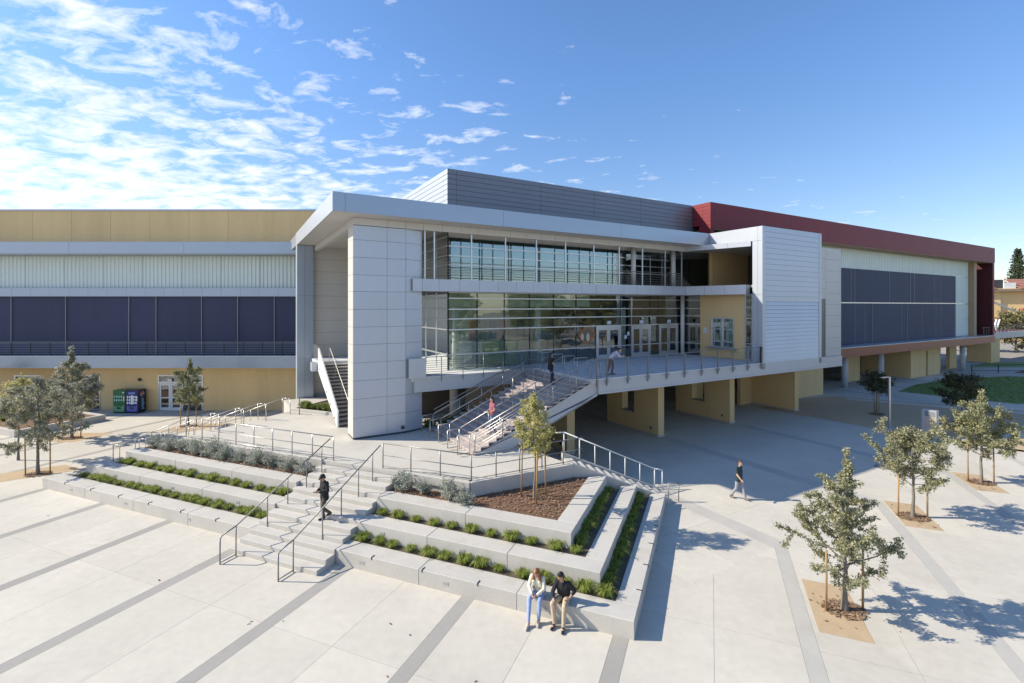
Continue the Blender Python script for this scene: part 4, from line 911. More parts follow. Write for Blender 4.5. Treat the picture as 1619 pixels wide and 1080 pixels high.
# grand stair: guards and handrails
SL = (Z_DECK-Z_POD)/(SA1-SA0)
def szz(a): return Z_POD+max(0, min(SA1, a)-SA0)*SL
for b_, lab in ((-4.16,'outer barred guard of the broad entry stair'),(1.0,'inner barred guard of the broad entry stair')):
    pa = [SA0+.05+k*(SA1+.4-SA0-.05)/5 for k in range(6)]
    gp_ = [B(SA0+.05,b_,Z_POD+.1), B(SA1+.1,b_,Z_DECK+.08)]
    railing(lab, gp_, [B(a,b_,szz(a)-.12) for a in pa], 1.05, (.16,.30,.44,.58,.72,.86), mt=STEELB if b_ < 0 else STEEL, r=.026)
for i, b_ in enumerate((.75,-.42,-1.6,-2.77,-3.94)):
    t = thing('railing', f'{ORD[i]} handrail of the broad entry stair counted from the tower', 'railing', B(4.7,b_,Z_POD), RAIL_G)
    MB().path([B(5.25,b_,Z_POD+.1),B(4.7,b_,Z_POD+.1),B(4.7,b_,Z_POD+.93),B(5.35,b_,Z_POD+.98),B(SA1,b_,Z_DECK+.98),B(SA1+.8,b_,Z_DECK+.98),B(SA1+.8,b_,Z_DECK)],.022,8).build('top_rail', STEELB, t, smooth=True)
    MB().tube(B(5.3,b_,Z_POD),B(5.3,b_,Z_POD+.97),.02,n=8).build('post', STEELB, t, smooth=True)
    for k in range(1, 5): a = SA0+k*(SA1-SA0)/5+.1; MB().tube(B(a,b_,szz(a)),B(a,b_,szz(a)+.97),.02,n=8).build('post', STEELB, t, smooth=True)
    MB().tube(B(SA1+.1,b_,Z_DECK),B(SA1+.1,b_,Z_DECK+.98),.02,n=8).build('post', STEELB, t, smooth=True)
# deck guards
pa = frange(13.2, 26.8, 9)
t = railing('long cable guard along the front edge of the entry deck', [B(12.4,-4.2,Z_DECK), B(26.95,-4.2,Z_DECK)], [B(a,-4.27,Z_DECK) for a in [12.5]+pa], 1.05, tuple(.12+.12*k for k in range(7)), mt=STEEL, r=.02, drop=.35)
for a in [12.5]+pa: Box('post_blade', STEEL, t, B, a-.012, a+.012, -4.31, -4.22, Z_DECK-.4, Z_DECK+1.05)
Box('post_blade', DARKM, t, B, 26.7, 26.95, -4.25, -4.18, Z_DECK-.1, Z_DECK+1.1)
pts = [B(5.0,1.12,Z_DECK), B(12.2,1.12,Z_DECK)]
railing('cable guard along the deck edge between tower and stair', pts, [B(a,1.02,Z_DECK) for a in (5.9,7.2,8.5,9.8,11.1)], 1.05, tuple(.12+.12*k for k in range(7)), mt=STEEL, r=.02, drop=.3)
Box('screen_plate', SILV, ca, B, 4.05, 5.0, 1.0, 1.12, Z_DECK-.05, Z_DECK+1.02)

# ------------------------------------------------------------------ small street furniture
lamp = thing('street_lamp', 'slim pale lamp post with short arm at the plaza edge', 'lamp', (26.92,34.48,0))
Box('base_plate', CONCW, lamp, W, 26.6,27.25,34.15,34.8,0,.1); Box('pole', ALUM, lamp, W, 26.87,26.98,34.42,34.53,.1,3.75)
Box('arm', ALUM, lamp, W, 26.45,26.98,34.44,34.51,3.70,3.76); Box('lamp_head', ALUM, lamp, W, 26.3,26.6,34.38,34.57,3.68,3.73)
kio = thing('information_sign', 'free-standing grey map sign with poster at the plaza edge', 'sign', (28.1,32.3,0))
KF = Pl((27.85,32.75), (28.25,32.0))
def kbx(nm, mt, s0, s1, d0, d1, z0, z1, par=kio): return MB().box(lambda s, d, z: KF(s, d, z), s0, s1, d0, d1, z0, z1).build(nm, mt, par)
kbx('plinth', CONCW, -.05, .85, -.25, .25, 0, .45); kb = kbx('cabinet', SILV, 0, .8, -.18, .18, .45, 1.85)
kbx('poster', mat('poster_tan', (.50,.40,.33), .6), .16, .74, .18, .186, .62, 1.4, kb); kbx('poster_header', mat('poster_grey', (.2,.21,.22), .5), .16, .74, .18, .187, 1.42, 1.75, kb)
mh = thing('manhole_cover', 'round dark manhole cover in the paving behind the young trees', 'manhole cover', (20.3,26.4,0))
m = MB(); m.v = [(20.3+.42*cos(2*pi*k/28), 26.4+.42*sin(2*pi*k/28), .006) for k in range(28)]; m.f = [tuple(range(28))]; m.build('lid', mat('cast_iron', (.16,.15,.14), .7), mh)
m = MB(); m.v = [(20.3+.33*cos(2*pi*k/28), 26.4+.33*sin(2*pi*k/28), .009) for k in range(28)]; m.f = [tuple(range(28))]; m.build('lid_plate', mat('cast_iron_worn', (.23,.22,.20), .6), mh)
bol = thing('sign_post', 'slim grey post with small plate at the top of the wide steps', 'post', T(-22.0,9.95,Z_POD))
b0 = T(-22.0,9.95,Z_POD); MB().tube(b0,(b0[0],b0[1],Z_POD+1.55),.035,n=8).build('pole', STEEL, bol); MB().box(W,b0[0]-.08,b0[0]+.08,b0[1]-.05,b0[1]-.03,Z_POD+1.15,Z_POD+1.6).build('plate', SILVD, bol)
fen = thing('low_fence', 'low black tube fence in front of the far planting bed', 'fence', (59,63,0))
for k in range(5): MB().tube((60.5+3.6*k,63.6+.1*k,0),(60.5+3.6*k,63.6+.1*k,1.1),.06,n=6).build('post', DARKM, fen)
MB().tube((60.5,63.6,1.05),(75,64.0,1.05),.05,n=6).tube((60.5,63.6,.3),(75,64.0,.3),.03,n=6).build('rail', DARKM, fen)

# ------------------------------------------------------------------ vegetation
OLIVE = leafmat('leaf_olive', (.20,.205,.105), (.48,.47,.30), .38, .5, (.60,.58,.43))
SILVL = leafmat('leaf_silver', (.24,.26,.20), (.50,.52,.44), .2, .6)
OLIVD = leafmat('leaf_olive_shade', (.045,.055,.022), (.10,.105,.055), .2, .5)  # darkened olive leaf, building shade put into its colour
YELL = leafmat('leaf_yellowgreen', (.34,.34,.12), (.62,.57,.26), .45, .5, (.64,.52,.34))
GREY = leafmat('leaf_greygreen', (.24,.24,.165), (.53,.52,.39), .36, .55)
CONIF = leafmat('leaf_conifer', (.035,.055,.03), (.085,.11,.06), .1, .6)
def leaf(m, c, s, rr, up=.35, asp=.5):
    d = Vector((rr.gauss(0,1), rr.gauss(0,1), rr.gauss(0,1)+up)).normalized()
    n_ = Vector((rr.gauss(0,1), rr.gauss(0,1), rr.gauss(0,1)+.9)).normalized()
    x = d*s; y = d.cross(n_)
    if y.length < 1e-3: return
    y = y.normalized()*s*asp; k = n_*s*.12
    m.quad(c-x*.1, c+x*.45+y+k, c+x, c+x*.45-y+k)
def make_tree(seed, label, loc, h, clear, wid, leafm, n_leaf, ls, trunk_r=.07, shape='oval', spire=0., group='young staked trees on the plaza', name='young_tree', stakes=2, sdir=0., stake_h=1.9, mulch=True, cat='tree'):
    rr = random.Random(seed); t = thing(name, label, cat, loc, group); O_ = Vector(loc)
    tk = MB(); pts = [O_.copy()]; nseg = 9
    for k in range(1, nseg+1):
        f_ = k/nseg; pts.append(O_+Vector((rr.uniform(-.03,.03)*h*f_, rr.uniform(-.03,.03)*h*f_, h*.97*f_)))
    rad = lambda f_: trunk_r*(1-.88*f_)+.006
    for k in range(nseg): tk.tube(pts[k], pts[k+1], rad(k/nseg)*(1.35 if k == 0 else 1), rad((k+1)/nseg), n=8, caps=False)
    def on_trunk(z):
        f_ = min(.999, z/(h*.97)); k = int(f_*nseg); return pts[k].lerp(pts[k+1], f_*nseg-k)
    twigs = []
    nb = int(26+8*rr.random()) if shape != 'pyr' else 42
    for i in range(nb):
        f_ = (i+.5)/nb; z = clear+(h*.93-clear)*f_**.9; b0 = on_trunk(z); az = i*2.4+rr.uniform(-.6,.6)
        if shape == 'oval': prof = (sin(pi*min(1,max(0,(.12+f_*.88))))**.7)*(1-.35*f_)
        elif shape == 'pyr': prof = ((1-f_)**.85+.03)*(.6+.4*min(1,f_/.12))
        elif shape == 'cone': prof = (1-f_)**.8*.95+.08
        else: prof = sin(pi*(.18+.8*f_))**.6
        if spire and f_ > 1-spire: prof *= .38
        ln = wid*prof*rr.uniform(.65,1.15); el = rr.uniform(.15,.75) if shape != 'cone' else rr.uniform(-.1,.35)
        d = Vector((cos(az)*cos(el), sin(az)*cos(el), sin(el))); e = b0+d*ln
        mid = b0.lerp(e,.55)+Vector((0,0,-.04*ln)); r0 = max(.006, rad(z/h)*.45)
        tk.tube(b0, mid, r0, r0*.6, n=5, caps=False); tk.tube(mid, e, r0*.6, .004, n=5, caps=False)
        for j in range(4+int(5*rr.random())):
            u = rr.uniform(.28,1.0); c = b0.lerp(mid, u/.55) if u < .55 else mid.lerp(e, (u-.55)/.45)
            sd_ = Vector((rr.gauss(0,1), rr.gauss(0,1), rr.gauss(.35,.8))).normalized()*ln*rr.uniform(.18,.42)
            tk.tube(c, c+sd_, .006, .002, n=4, caps=False); twigs.append((c, c+sd_))
        twigs.append((mid, e))
    twigs.append((pts[-2], pts[-1]+Vector((0,0,h*.03))))
    tk.build('trunk', BARK, t, smooth=True)
    lm = MB(); wts = [max(.12,(b_-a_).length) for a_, b_ in twigs]; tot = sum(wts)
    for (a_, b_), w_ in zip(twigs, wts):
        for _ in range(int(n_leaf*w_/tot)+1):
            u = rr.random()**.55; c = a_.lerp(b_, u)+Vector((rr.gauss(0,1),rr.gauss(0,1),rr.gauss(0,1)))*ls*.8
            leaf(lm, c, ls*rr.uniform(.6,1.25), rr)
    lm.build('crown', leafm, t)
    for k in range(stakes):
        a = sdir+pi*k if stakes < 3 else sdir+2*pi*k/3; s0 = O_+Vector((cos(a)*.55, sin(a)*.55, 0)); s1 = s0+Vector((rr.uniform(-.04,.04),0,stake_h))
        MB().tube(s0, s1, .032, .03, n=8).build('stake', STAKE, t, smooth=True)
        tz = stake_h*.9; MB().tube(s0+Vector((0,0,tz)), on_trunk(tz), .008, n=5).build('tie', DARKM, t)
    if mulch:
        for _ in range(420):
            rr_ = .6*math.sqrt(rr.random()); an = rr.uniform(0,2*pi); chips2(O_.x+rr_*cos(an), O_.y+rr_*sin(an)*.8, O_.z+.012+rr.uniform(0,.02), rr)
    return t
chipm2 = MB()
def chips2(x, y, z, rr):
    t = rr.uniform(0,2*pi); a = .055*rr.uniform(.5,1); b = a*.45; ux, uy = cos(t)*a, sin(t)*a; vx, vy = -sin(t)*b, cos(t)*b
    chipm2.quad((x-ux-vx,y-uy-vy,z),(x+ux-vx,y+uy-vy,z+.015),(x+ux+vx,y+uy+vy,z+.02),(x-ux+vx,y-uy+vy,z+.006))
make_tree(11, 'large grey-green young tree with pointed leader in the nearest tree well', (9.62,13.98,0), 4.62, .72, 1.68, OLIVE, 21000, .054, .075, 'pyr', .2, sdir=.05, stake_h=1.75)
make_tree(23, 'round olive young tree in the middle tree well on the right', (16.71,20.15,0), 3.75, 1.1, 1.6, OLIVE, 15000, .068, .06, 'round', sdir=-.15, stake_h=1.8)
make_tree(37, 'pale cone-shaped young tree in the farthest sunlit tree well', (23.39,24.1,0), 4.6, 1.2, 1.95, leafmat('leaf_pale', (.22,.23,.11), (.46,.45,.27), .35, .5, (.56,.55,.38)), 17000, .074, .06, 'pyr', .2, sdir=-.2, stake_h=1.9)
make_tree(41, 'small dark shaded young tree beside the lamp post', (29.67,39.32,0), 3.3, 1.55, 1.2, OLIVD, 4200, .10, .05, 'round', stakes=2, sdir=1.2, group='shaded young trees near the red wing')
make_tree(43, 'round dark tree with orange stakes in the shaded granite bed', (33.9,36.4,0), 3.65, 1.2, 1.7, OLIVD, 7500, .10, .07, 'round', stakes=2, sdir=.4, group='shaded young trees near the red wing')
make_tree(51, 'broad silver-green tree nearest the left edge of the terrace', (-24.8,25.28,0), 5.0, 1.15, 2.35, GREY, 22000, .072, .07, 'round', sdir=.2, stake_h=1.9, group='young staked trees before the ochre wing')
make_tree(53, 'tall wispy grey-green tree before the ochre wing windows', (-29.3,32.17,0), 6.1, 1.0, 2.2, GREY, 22000, .075, .07, 'pyr', .2, sdir=.1, group='young staked trees before the ochre wing')
make_tree(57, 'slender green tree in front of the white double door', (-23.69,35.39,0), 4.9, 1.3, 1.35, leafmat('leaf_mid', (.17,.19,.09), (.40,.40,.23), .35), 13000, .068, .055, 'oval', .25, sdir=.1, group='young staked trees before the ochre wing')
make_tree(59, 'small yellowing tree between the two silver-green trees on the left', (-28.2,27.6,0), 4.9, 2.2, 1.3, YELL, 3000, .09, .05, 'oval', group='young staked trees before the ochre wing', stakes=0, mulch=False)
make_tree(61, 'yellow leafed tree cut off by the left picture edge', (-41.6,37.5,0), 4.6, 1.6, 1.3, YELL, 2500, .11, .05, 'oval', group='young staked trees before the ochre wing', stakes=0, mulch=False)
make_tree(67, 'slender yellow-green tree with three stakes in the mulch bed', (.86,18.44,1.46), 4.0, 1.5, 1.0, YELL, 3600, .085, .045, 'oval', 0, stakes=3, sdir=.6, stake_h=1.95, mulch=False)
for p0, q0 in ((4.56, 2.25), (9.05, 10.9), (13.58, 16.85)):
    for _ in range(22):
        c = T(p0+R.uniform(.05,1.15), q0+R.uniform(.05,2.65)); chips2(c[0], c[1], .01, R)
for _ in range(45):
    c = T(R.uniform(-26,18), R.uniform(-4,-.1) if R.random() < .6 else R.uniform(0,14)); chips2(c[0], c[1], .002, R)
chipm2.build('mulch_chips', CHIPM, kind='stuff')
# far trees on the right
far = thing('conifer', 'tall dark conifer rising behind the red tile roof', 'tree', (146.5,140,0)); rr = random.Random(3); lm = MB(); tk = MB()
tk.tube((146.5,140,0),(146.5,140,25.5),.5,.05,n=8).build('trunk', BARK, far)
for k in range(46):
    z = 7+k*.4; wd_ = 5.4*(1-(z-6)/20.5)+.25
    for j in range(9):
        a = j*.7+k*1.1+rr.uniform(-.2,.2); ln = wd_*rr.uniform(.55,1.1)
        for q in range(16):
            u = rr.uniform(.2,1); leaf(lm, Vector((146.5+cos(a)*ln*u+rr.gauss(0,.15),140+sin(a)*ln*u+rr.gauss(0,.15),z-.25*ln*u+.12*ln*u*u+rr.gauss(0,.1))), .42*rr.uniform(.6,1.2), rr)
lm.build('crown', CONIF, far)
for i, (x, y, h, wd_, lab) in enumerate(((96,92,6.8,4.2,'olive bushy tree just beyond the end of the red wing'),(104,97,6.2,4.4,'wide olive bush behind the bridge railing'),(113,96,6.6,4.5,'olive bush at the right picture edge behind the bridge'),(88.5,95,7.6,3.5,'narrow olive tree touching the end of the red wing'))):
    make_tree(71+i, lab, (x,y,0), h, .6, wd_, leafmat('leaf_far'+str(i), (.10,.10,.035), (.21,.19,.085), .2), 3200, .34, .2, 'round', stakes=0, mulch=False, name='background_tree', group='olive trees beyond the bridge')

# grass clumps
GRASSM = leafmat('grass_blade', (.14,.19,.03), (.45,.52,.12), .5, .5, (.48,.46,.2))
def clump_mesh(seed, r, h, n=210):
    rr = random.Random(seed); m = MB()
    for _ in range(n):
        a = rr.uniform(0,2*pi); b = rr.random()**.6*r*.32; base = Vector((cos(a)*b, sin(a)*b, 0)); a2 = a+rr.gauss(0,.5); ln = rr.uniform(.5,1.05); lean = rr.uniform(.15,1.05)
        d = Vector((cos(a2), sin(a2), 0)); sd_ = Vector((-d.y, d.x, 0))*.007*rr.uniform(.8,1.5)
        p1 = base+d*r*.45*lean*ln+Vector((0,0,h*.82*ln)); p2 = base+d*r*1.0*lean*ln+Vector((0,0,h*ln*(1.02-.55*lean)))
        m.quad(base-sd_, base+sd_, p1+sd_*.9, p1-sd_*.9); m.quad(p1-sd_*.9, p1+sd_*.9, p2)
    me = m.mesh('grass_clump', GRASSM); return me
CL = [clump_mesh(s_, .39, .31, 250) for s_ in (1,2,3,4)]
def put(name, me, loc, label, cat, group, s_=1., rz=None):
    o = bpy.data.objects.new(name, me); col.objects.link(o); o.location = loc; o.scale = (s_, s_, s_*R.uniform(.9,1.1)); o.rotation_euler = (R.uniform(-.08,.08),R.uniform(-.08,.08),R.uniform(0,6.3) if rz is None else rz); ORI[o.name] = Vector(loc); return props(o, label, cat, group)
GG = 'green grass clumps along the seat walls'
def grow_row(n, p0, p1, q0, q1, z, txt, jit=.08):
    for k in range(n):
        f_ = k/(n-1); c = T(p0+(p1-p0)*f_+R.uniform(-jit,jit), q0+(q1-q0)*f_+R.uniform(-.03,.03), z)
        put('grass_clump', R.choice(CL), c, f'green grass clump, {ORD[k]} {txt}', 'grass', GG, R.uniform(.74,1.15)*(1.03 if 'side row' in txt else 1))
grow_row(19, LS-.4, LEFT0[0]+1.7, .90, .90, TZ[0]-.03, 'from the stairs in the lower row on the left')
grow_row(16, LS-.45, LEFT0[1]+1.2, 1.98, 1.98, TZ[1]-.03, 'from the stairs in the upper row on the left')
grow_row(14, RS+.4, -.9, .90, .90, TZ[0]-.03, 'from the stairs in the lower row on the right')
grow_row(11, RS+.4, -2.05, 1.98, 1.98, TZ[1]-.03, 'from the stairs in the upper row on the right')
grow_row(13, -.99, -.99, 1.45, 8.4, TZ[0]-.03, 'from the front in the outer shaded side row', .02)
grow_row(10, -2.15, -2.15, 2.6, 7.4, TZ[1]-.03, 'from the front in the inner shaded side row', .02)
# silver shrubs
def shrub_mesh(seed, r, h, mt=SILVL, n=1500, ls=.05):
    rr = random.Random(seed); m = MB()
    for i in range(26):
        a = rr.uniform(0,2*pi); el = rr.uniform(.35,1.45); ln = rr.uniform(.6,1.05); tip = Vector((cos(a)*cos(el)*r*ln*1.3, sin(a)*cos(el)*r*ln*1.3, sin(el)*h*ln))
        for _ in range(n//26):
            u = rr.random()**.6; leaf(m, tip*u+Vector((rr.gauss(0,.05),rr.gauss(0,.05),rr.gauss(0,.05)+.04)), ls*rr.uniform(.7,1.2), rr, 1.0, .38)
        b = len(m.v); sd_ = Vector((-sin(a),cos(a),0))*.008; m.quad(-sd_, sd_, tip*.8+sd_*.4, tip*.8-sd_*.4)
    return m.mesh('silver_shrub', mt)
SH = [shrub_mesh(s_, .48, .72) for s_ in (5,6,7)]
SG = 'silver shrubs in the mulch beds'
for k in range(11): put('silver_shrub', R.choice(SH), T(LS-.55-1.02*k, 3.2+R.uniform(-.06,.06), TZ[2]-.04), f'silver-grey shrub, {ORD[k]} from the stairs in the left hedge row', 'shrub', SG, R.uniform(.85,1.25))
for k, p_ in enumerate((-9.5,-8.55,-7.4,-6.55)): put('silver_shrub', SH[k%3], T(p_, 3.1+(.05 if k < 3 else -.25), TZ[2]-.04), f'silver-grey shrub, {ORD[k]} from the stairs in the right mulch bed', 'shrub', SG, (1.1,.85,1.15,.85)[k])
PG = [shrub_mesh(s_, .24, .48, leafmat('weed_leaf'+str(s_), (.12,.17,.03), (.32,.37,.12), .35), 1200, .075) for s_ in (8,9)]
for k in range(9):
    c = T(-22.9+.47*k, 11.15+R.uniform(-.1,.1), Z_POD+.1); put('meadow_plant', PG[k%2], c, f'bright green meadow plant, {ORD[k]} from the left in the planter under the metal frame', 'plant', 'green plants in the planter under the frame', R.uniform(.75,1.1))
for k in range(5):
    c = B(5.35+.42*k, 2.0+R.uniform(-.15,.15), Z_POD); put('meadow_plant', PG[k%2], c, f'yellow-green plant, {ORD[k]} from the tower under the deck', 'plant', 'yellow-green plants under the deck', R.uniform(.7,1.0))
for k in range(7):
    c = T(-43.5-1.3*k, 6.2+R.uniform(-.8,.8), .34); put('low_shrub', PG[k%2], c, f'low shrub, {ORD[k]} from the right in the red mulch planter', 'shrub', 'low shrubs in the red mulch planter', R.uniform(.5,.8))

# ------------------------------------------------------------------ trees behind the viewer, seen mirrored in the glass
HP = [(56,-14,9.5),(70,2,10.5),(84,20,9),(44,-24,9.5),(66,-24,13),(82,-10,14),(98,4,13),(108,20,12),(52,-34,11),(76,-30,12),(92,-18,12.5),(106,-6,12),(116,8,13),(60,-44,13),(88,-38,13),(112,-24,13),(124,-4,14)]
base = make_tree(91, 'leafy tree across the plaza, first mirrored in the entrance glass', (HP[0][0],HP[0][1],0), 10.5, 2.2, 5.2, leafmat('leaf_park', (.10,.12,.04), (.26,.26,.11), .3), 5000, .34, .28, 'round', stakes=0, mulch=False, name='park_tree', group='trees mirrored in the glass')
for k, (x, y, h) in enumerate(HP[1:]):
    c = copy_tree(base, None, (x, y, 0), k*1.3, h/10.5); c['label'] = f'leafy tree across the plaza, {ORD[k+1]} mirrored in the entrance glass'
def make_car(label, loc, rz, paint):
    t = thing('parked_car', label, 'car', loc, 'cars mirrored in the glass', rz)
    def ext(prof, w0, mt, name):
        n = len(prof); m = MB(); m.v = [(x, -w0, z) for x, z in prof]+[(x, w0, z) for x, z in prof]
        m.f = [tuple(range(n-1,-1,-1)), tuple(range(n,2*n))]+[(i, (i+1)%n, n+(i+1)%n, n+i) for i in range(n)]
        o = bpy.data.objects.new(name, m.mesh(name, mt, (0,0,0), False, .03)); col.objects.link(o); o.parent = t; return o
    ext([(-2.2,.35),(2.2,.35),(2.25,.6),(2.1,.8),(1.1,.95),(-1.9,1.0),(-2.2,.85)], .88, paint, 'body')
    ext([(-1.8,.98),(1.0,.93),(.35,1.42),(-1.2,1.45)], .74, mat('car_glass', (.03,.035,.04), .1), 'window_band')
    ext([(-1.1,1.44),(.3,1.42),(.2,1.48),(-1.0,1.5)], .70, paint, 'roof')
    for x in (-1.4, 1.35):
        for y in (-.86, .86):
            m = MB().tube((x,y-.1,.33),(x,y+.1,.33),.33,n=16); o = bpy.data.objects.new('wheel', m.mesh('wheel', DARKM)); col.objects.link(o); o.parent = t
    return t
for k, (x, y, r_, cl, nm) in enumerate(((36,-2,60,(.7,.7,.7),'white'),(40,4,60,(.45,.05,.05),'red'),(44,9,62,(.72,.72,.74),'pale silver'),(49,15,58,(.10,.12,.16),'dark blue'),(55,20,60,(.7,.7,.68),'cream'),(31,-8,60,(.3,.31,.33),'grey'))):
    make_car(f'{nm} parked car mirrored in the entrance glass', (x,y,0), radians(r_), mat('car_paint_'+nm.split()[0], cl, .25, coat=.6))

# ------------------------------------------------------------------ people
SKIN1 = mat('skin_light', (.55,.33,.24), .55, var=.05, scale=20); SKIN2 = mat('skin_tan', (.42,.25,.17), .55, var=.05, scale=20)
HAIRB = mat('hair_black', (.012,.010,.010), .45, var=.3, scale=40); HAIRR = mat('hair_auburn', (.22,.085,.03), .45, var=.45, scale=30, streak=True)
def cloth(n, c, var=.12): return mat(n, c, .85, var=var, scale=9, bump=.35, bscale=14)
def capsule(m, p0, r0, p1, r1, n=10):
    p0, p1 = Vector(p0), Vector(p1); d = p1-p0
    if d.length < 1e-5: m.ball(p0, r0, r0, r0, n, 6); return
    d.normalize(); x = d.orthogonal().normalized(); y = d.cross(x); rings = []
    for k in range(4): t = pi/2*k/3.; rings.append((p0-d*r0*cos(t), max(r0*sin(t), r0*.02)))
    for k in range(3, -1, -1): t = pi/2*k/3.; rings.append((p1+d*r1*cos(t), max(r1*sin(t), r1*.02)))
    b = len(m.v)
    for c, r in rings:
        for i in range(n): a = 2*pi*i/n; m.v.append(tuple(c+x*r*cos(a)+y*r*sin(a)))
    for k in range(len(rings)-1):
        for i in range(n): m.f.append((b+k*n+i, b+k*n+(i+1)%n, b+(k+1)*n+(i+1)%n, b+(k+1)*n+i))
    m.f += [tuple(b+n-1-i for i in range(n)), tuple(b+(len(rings)-1)*n+i for i in range(n))]
def fused(m, name, mt, parent, voxel=.012, sm=3):
    """union of overlapping closed shapes into one continuous skin"""
    me = m.mesh(name+'_raw', None); o = bpy.data.objects.new(name+'_raw', me); col.objects.link(o)
    md = o.modifiers.new('r', 'REMESH'); md.mode = 'VOXEL'; md.voxel_size = voxel
    s_ = o.modifiers.new('s', 'SMOOTH'); s_.iterations = sm; s_.factor = .5
    bpy.context.view_layer.update(); r = bpy.data.meshes.new_from_object(o.evaluated_get(bpy.context.evaluated_depsgraph_get()))
    bpy.data.objects.remove(o); bpy.data.meshes.remove(me)
    r.materials.clear(); r.materials.append(mt); r.polygons.foreach_set('use_smooth', [True]*len(r.polygons))
    c = bpy.data.objects.new(name, r); col.objects.link(c); c.parent = parent; return c
def hand(m, wr, d, side, palm_n, curl=.5):
    """palm, four unequal bent fingers and a thumb leaving the side of the palm"""
    wr, d = Vector(wr), Vector(d).normalized(); n_ = Vector(palm_n); n_ = (n_-d*n_.dot(d)).normalized(); s_ = d.cross(n_).normalized()*side
    k0 = wr+d*.085
    for off in (-.026,-.009,.009,.026): capsule(m, wr+s_*off*.6+d*.01, .017, k0+s_*off, .013, 8)
    for off, ln in ((-.030,.058),(-.010,.072),(.010,.078),(.030,.070)):
        a = k0+s_*off; b = a+(d*cos(curl)+n_*sin(curl))*ln*.55; e = b+(d*cos(curl*2)+n_*sin(curl*2))*ln*.5
        capsule(m, a, .0095, b, .009, 6); capsule(m, b, .009, e, .0075, 6)
    a = wr+s_*.03+d*.025; b = a+(s_*.75+d*.65+n_*.2).normalized()*.04; capsule(m, a, .013, b, .011, 6); capsule(m, b, .011, b+(d*.9+s_*.1+n_*.35).normalized()*.035, .009, 6)
hold_label = {'mobile_phone': 'black mobile phone in the hands of the man with the cap', 'paper_sheet': 'white paper sheet carried by the woman in pink'}
def person(label, loc, rz, J, skin, top, trousers, shoes, hair, sleeve=1., yaw=0., pitch=0., long_hair=0., cap=None, female=False, top_len=0., cuff=1., hold=None, curl=.5, cardigan=False):
    t = thing('person', label, 'person', loc, None, rz); V = {k: Vector(v) for k, v in J.items()}
    w = .92 if female else 1.
    pel, ch, nk = V['pelvis'], V['chest'], V['neck']; up_ = (nk-pel).normalized(); fw = Vector((0,1,0)); fw = (fw-up_*fw.dot(up_)).normalized(); rt = fw.cross(up_)
    hc = V['head']; HR = Matrix.Rotation(yaw, 3, 'Z') @ Matrix.Rotation(pitch, 3, 'X')
    def torso(m, g, arms, armlen, legs, leglen, gl=0.):
        for s_ in (-1, 1):
            capsule(m, pel+rt*s_*.075*w, (.105+g)*(1.03 if female else 1), ch+rt*s_*.075*w-up_*.02, (.108+g)*w)
            capsule(m, ch+rt*s_*.075*w, (.105+g)*w, V['sh'+'LR'[s_>0]]*.75+nk*.25-up_*.04, (.062+g)*w)
        capsule(m, pel, .115+g, ch, .11+g); capsule(m, ch, .11+g, nk-up_*.07, .075+g)
        for s_ in 'LR':
            sh, el, wr = V['sh'+s_], V['el'+s_], V['wr'+s_]
            if arms:
                a = min(1, armlen*2); capsule(m, sh, (.056+g)*w, sh.lerp(el, a), (.045+g)*w)
                if armlen > .5: capsule(m, el, (.044+g)*w, el.lerp(wr, (armlen-.5)*2), (.031+g*1.1)*w)
            if legs:
                hp, kn, an = V['hp'+s_], V['kn'+s_], V['an'+s_]
                capsule(m, hp, (.088+gl)*(1.02 if female else 1), kn, .06+gl)
                if leglen > .5: capsule(m, kn, .058+gl, kn.lerp(an, (leglen-.5)*2), .040+gl)
    m = MB(); torso(m, 0, True, 1., True, 1.)
    capsule(m, nk-up_*.05, .056*w, hc-Vector((0,0,.05)), .052*w)
    m.ball(hc+HR @ Vector((0,0,.015)), .074*w, .094, .105, 14, 10, HR); m.ball(hc+HR @ Vector((0,.022,-.05)), .056*w, .066, .065, 12, 8, HR)
    capsule(m, hc+HR @ Vector((0,.085,.015)), .008, hc+HR @ Vector((0,.108,-.022)), .014, 8)
    capsule(m, hc+HR @ Vector((-.02,.083,-.056)), .007, hc+HR @ Vector((.02,.083,-.056)), .007, 6)
    for s_ in (-1, 1): m.ball(hc+HR @ Vector((s_*.076*w,-.005,0)), .012, .02, .032, 8, 6, HR)
    for s_, sg in (('L',-1),('R',1)):
        hand(m, V['wr'+s_], V['wr'+s_]-V['el'+s_] if 'hd'+s_ not in V else V['hd'+s_], sg, V.get('pn'+s_, Vector((-sg,.4,0))), curl)
        capsule(m, V['an'+s_], .042, V['toe'+s_].lerp(V['an'+s_],.3)-Vector((0,0,.02)), .035)
    body = fused(m, 'body', skin, t, .011)
    for s_ in (-1, 1):
        e = MB(); e.ball(hc+HR @ Vector((s_*.03,.083,.018)), .012, .008, .008, 8, 6, HR); e.build_local('eye', mat('eye_dark', (.03,.02,.015), .3), body)
    m = MB(); torso(m, .014, True, sleeve, False, 0)
    if top_len:
        for s_ in (-1, 1): capsule(m, pel+rt*s_*.07, .125, pel+rt*s_*.08-up_*top_len, .125)
    fused(m, 'top', top, t, .014)
    if cardigan:
        m = MB()
        for s_ in (-1, 1): capsule(m, ch+fw*.10+rt*s_*.09+up_*.1, .045, pel+fw*.09+rt*s_*.11-up_*.02, .06)
        fused(m, 'collar_panel', top, t, .014)
    m = MB()
    capsule(m, pel-rt*.07, .118, pel+rt*.07, .118)
    for s_ in 'LR':
        hp, kn, an = V['hp'+s_], V['kn'+s_], V['an'+s_]; capsule(m, hp, .102, kn, .074); capsule(m, kn, .072, kn.lerp(an, cuff), .056 if not female else .05)
    fused(m, 'trousers', trousers, t, .014)
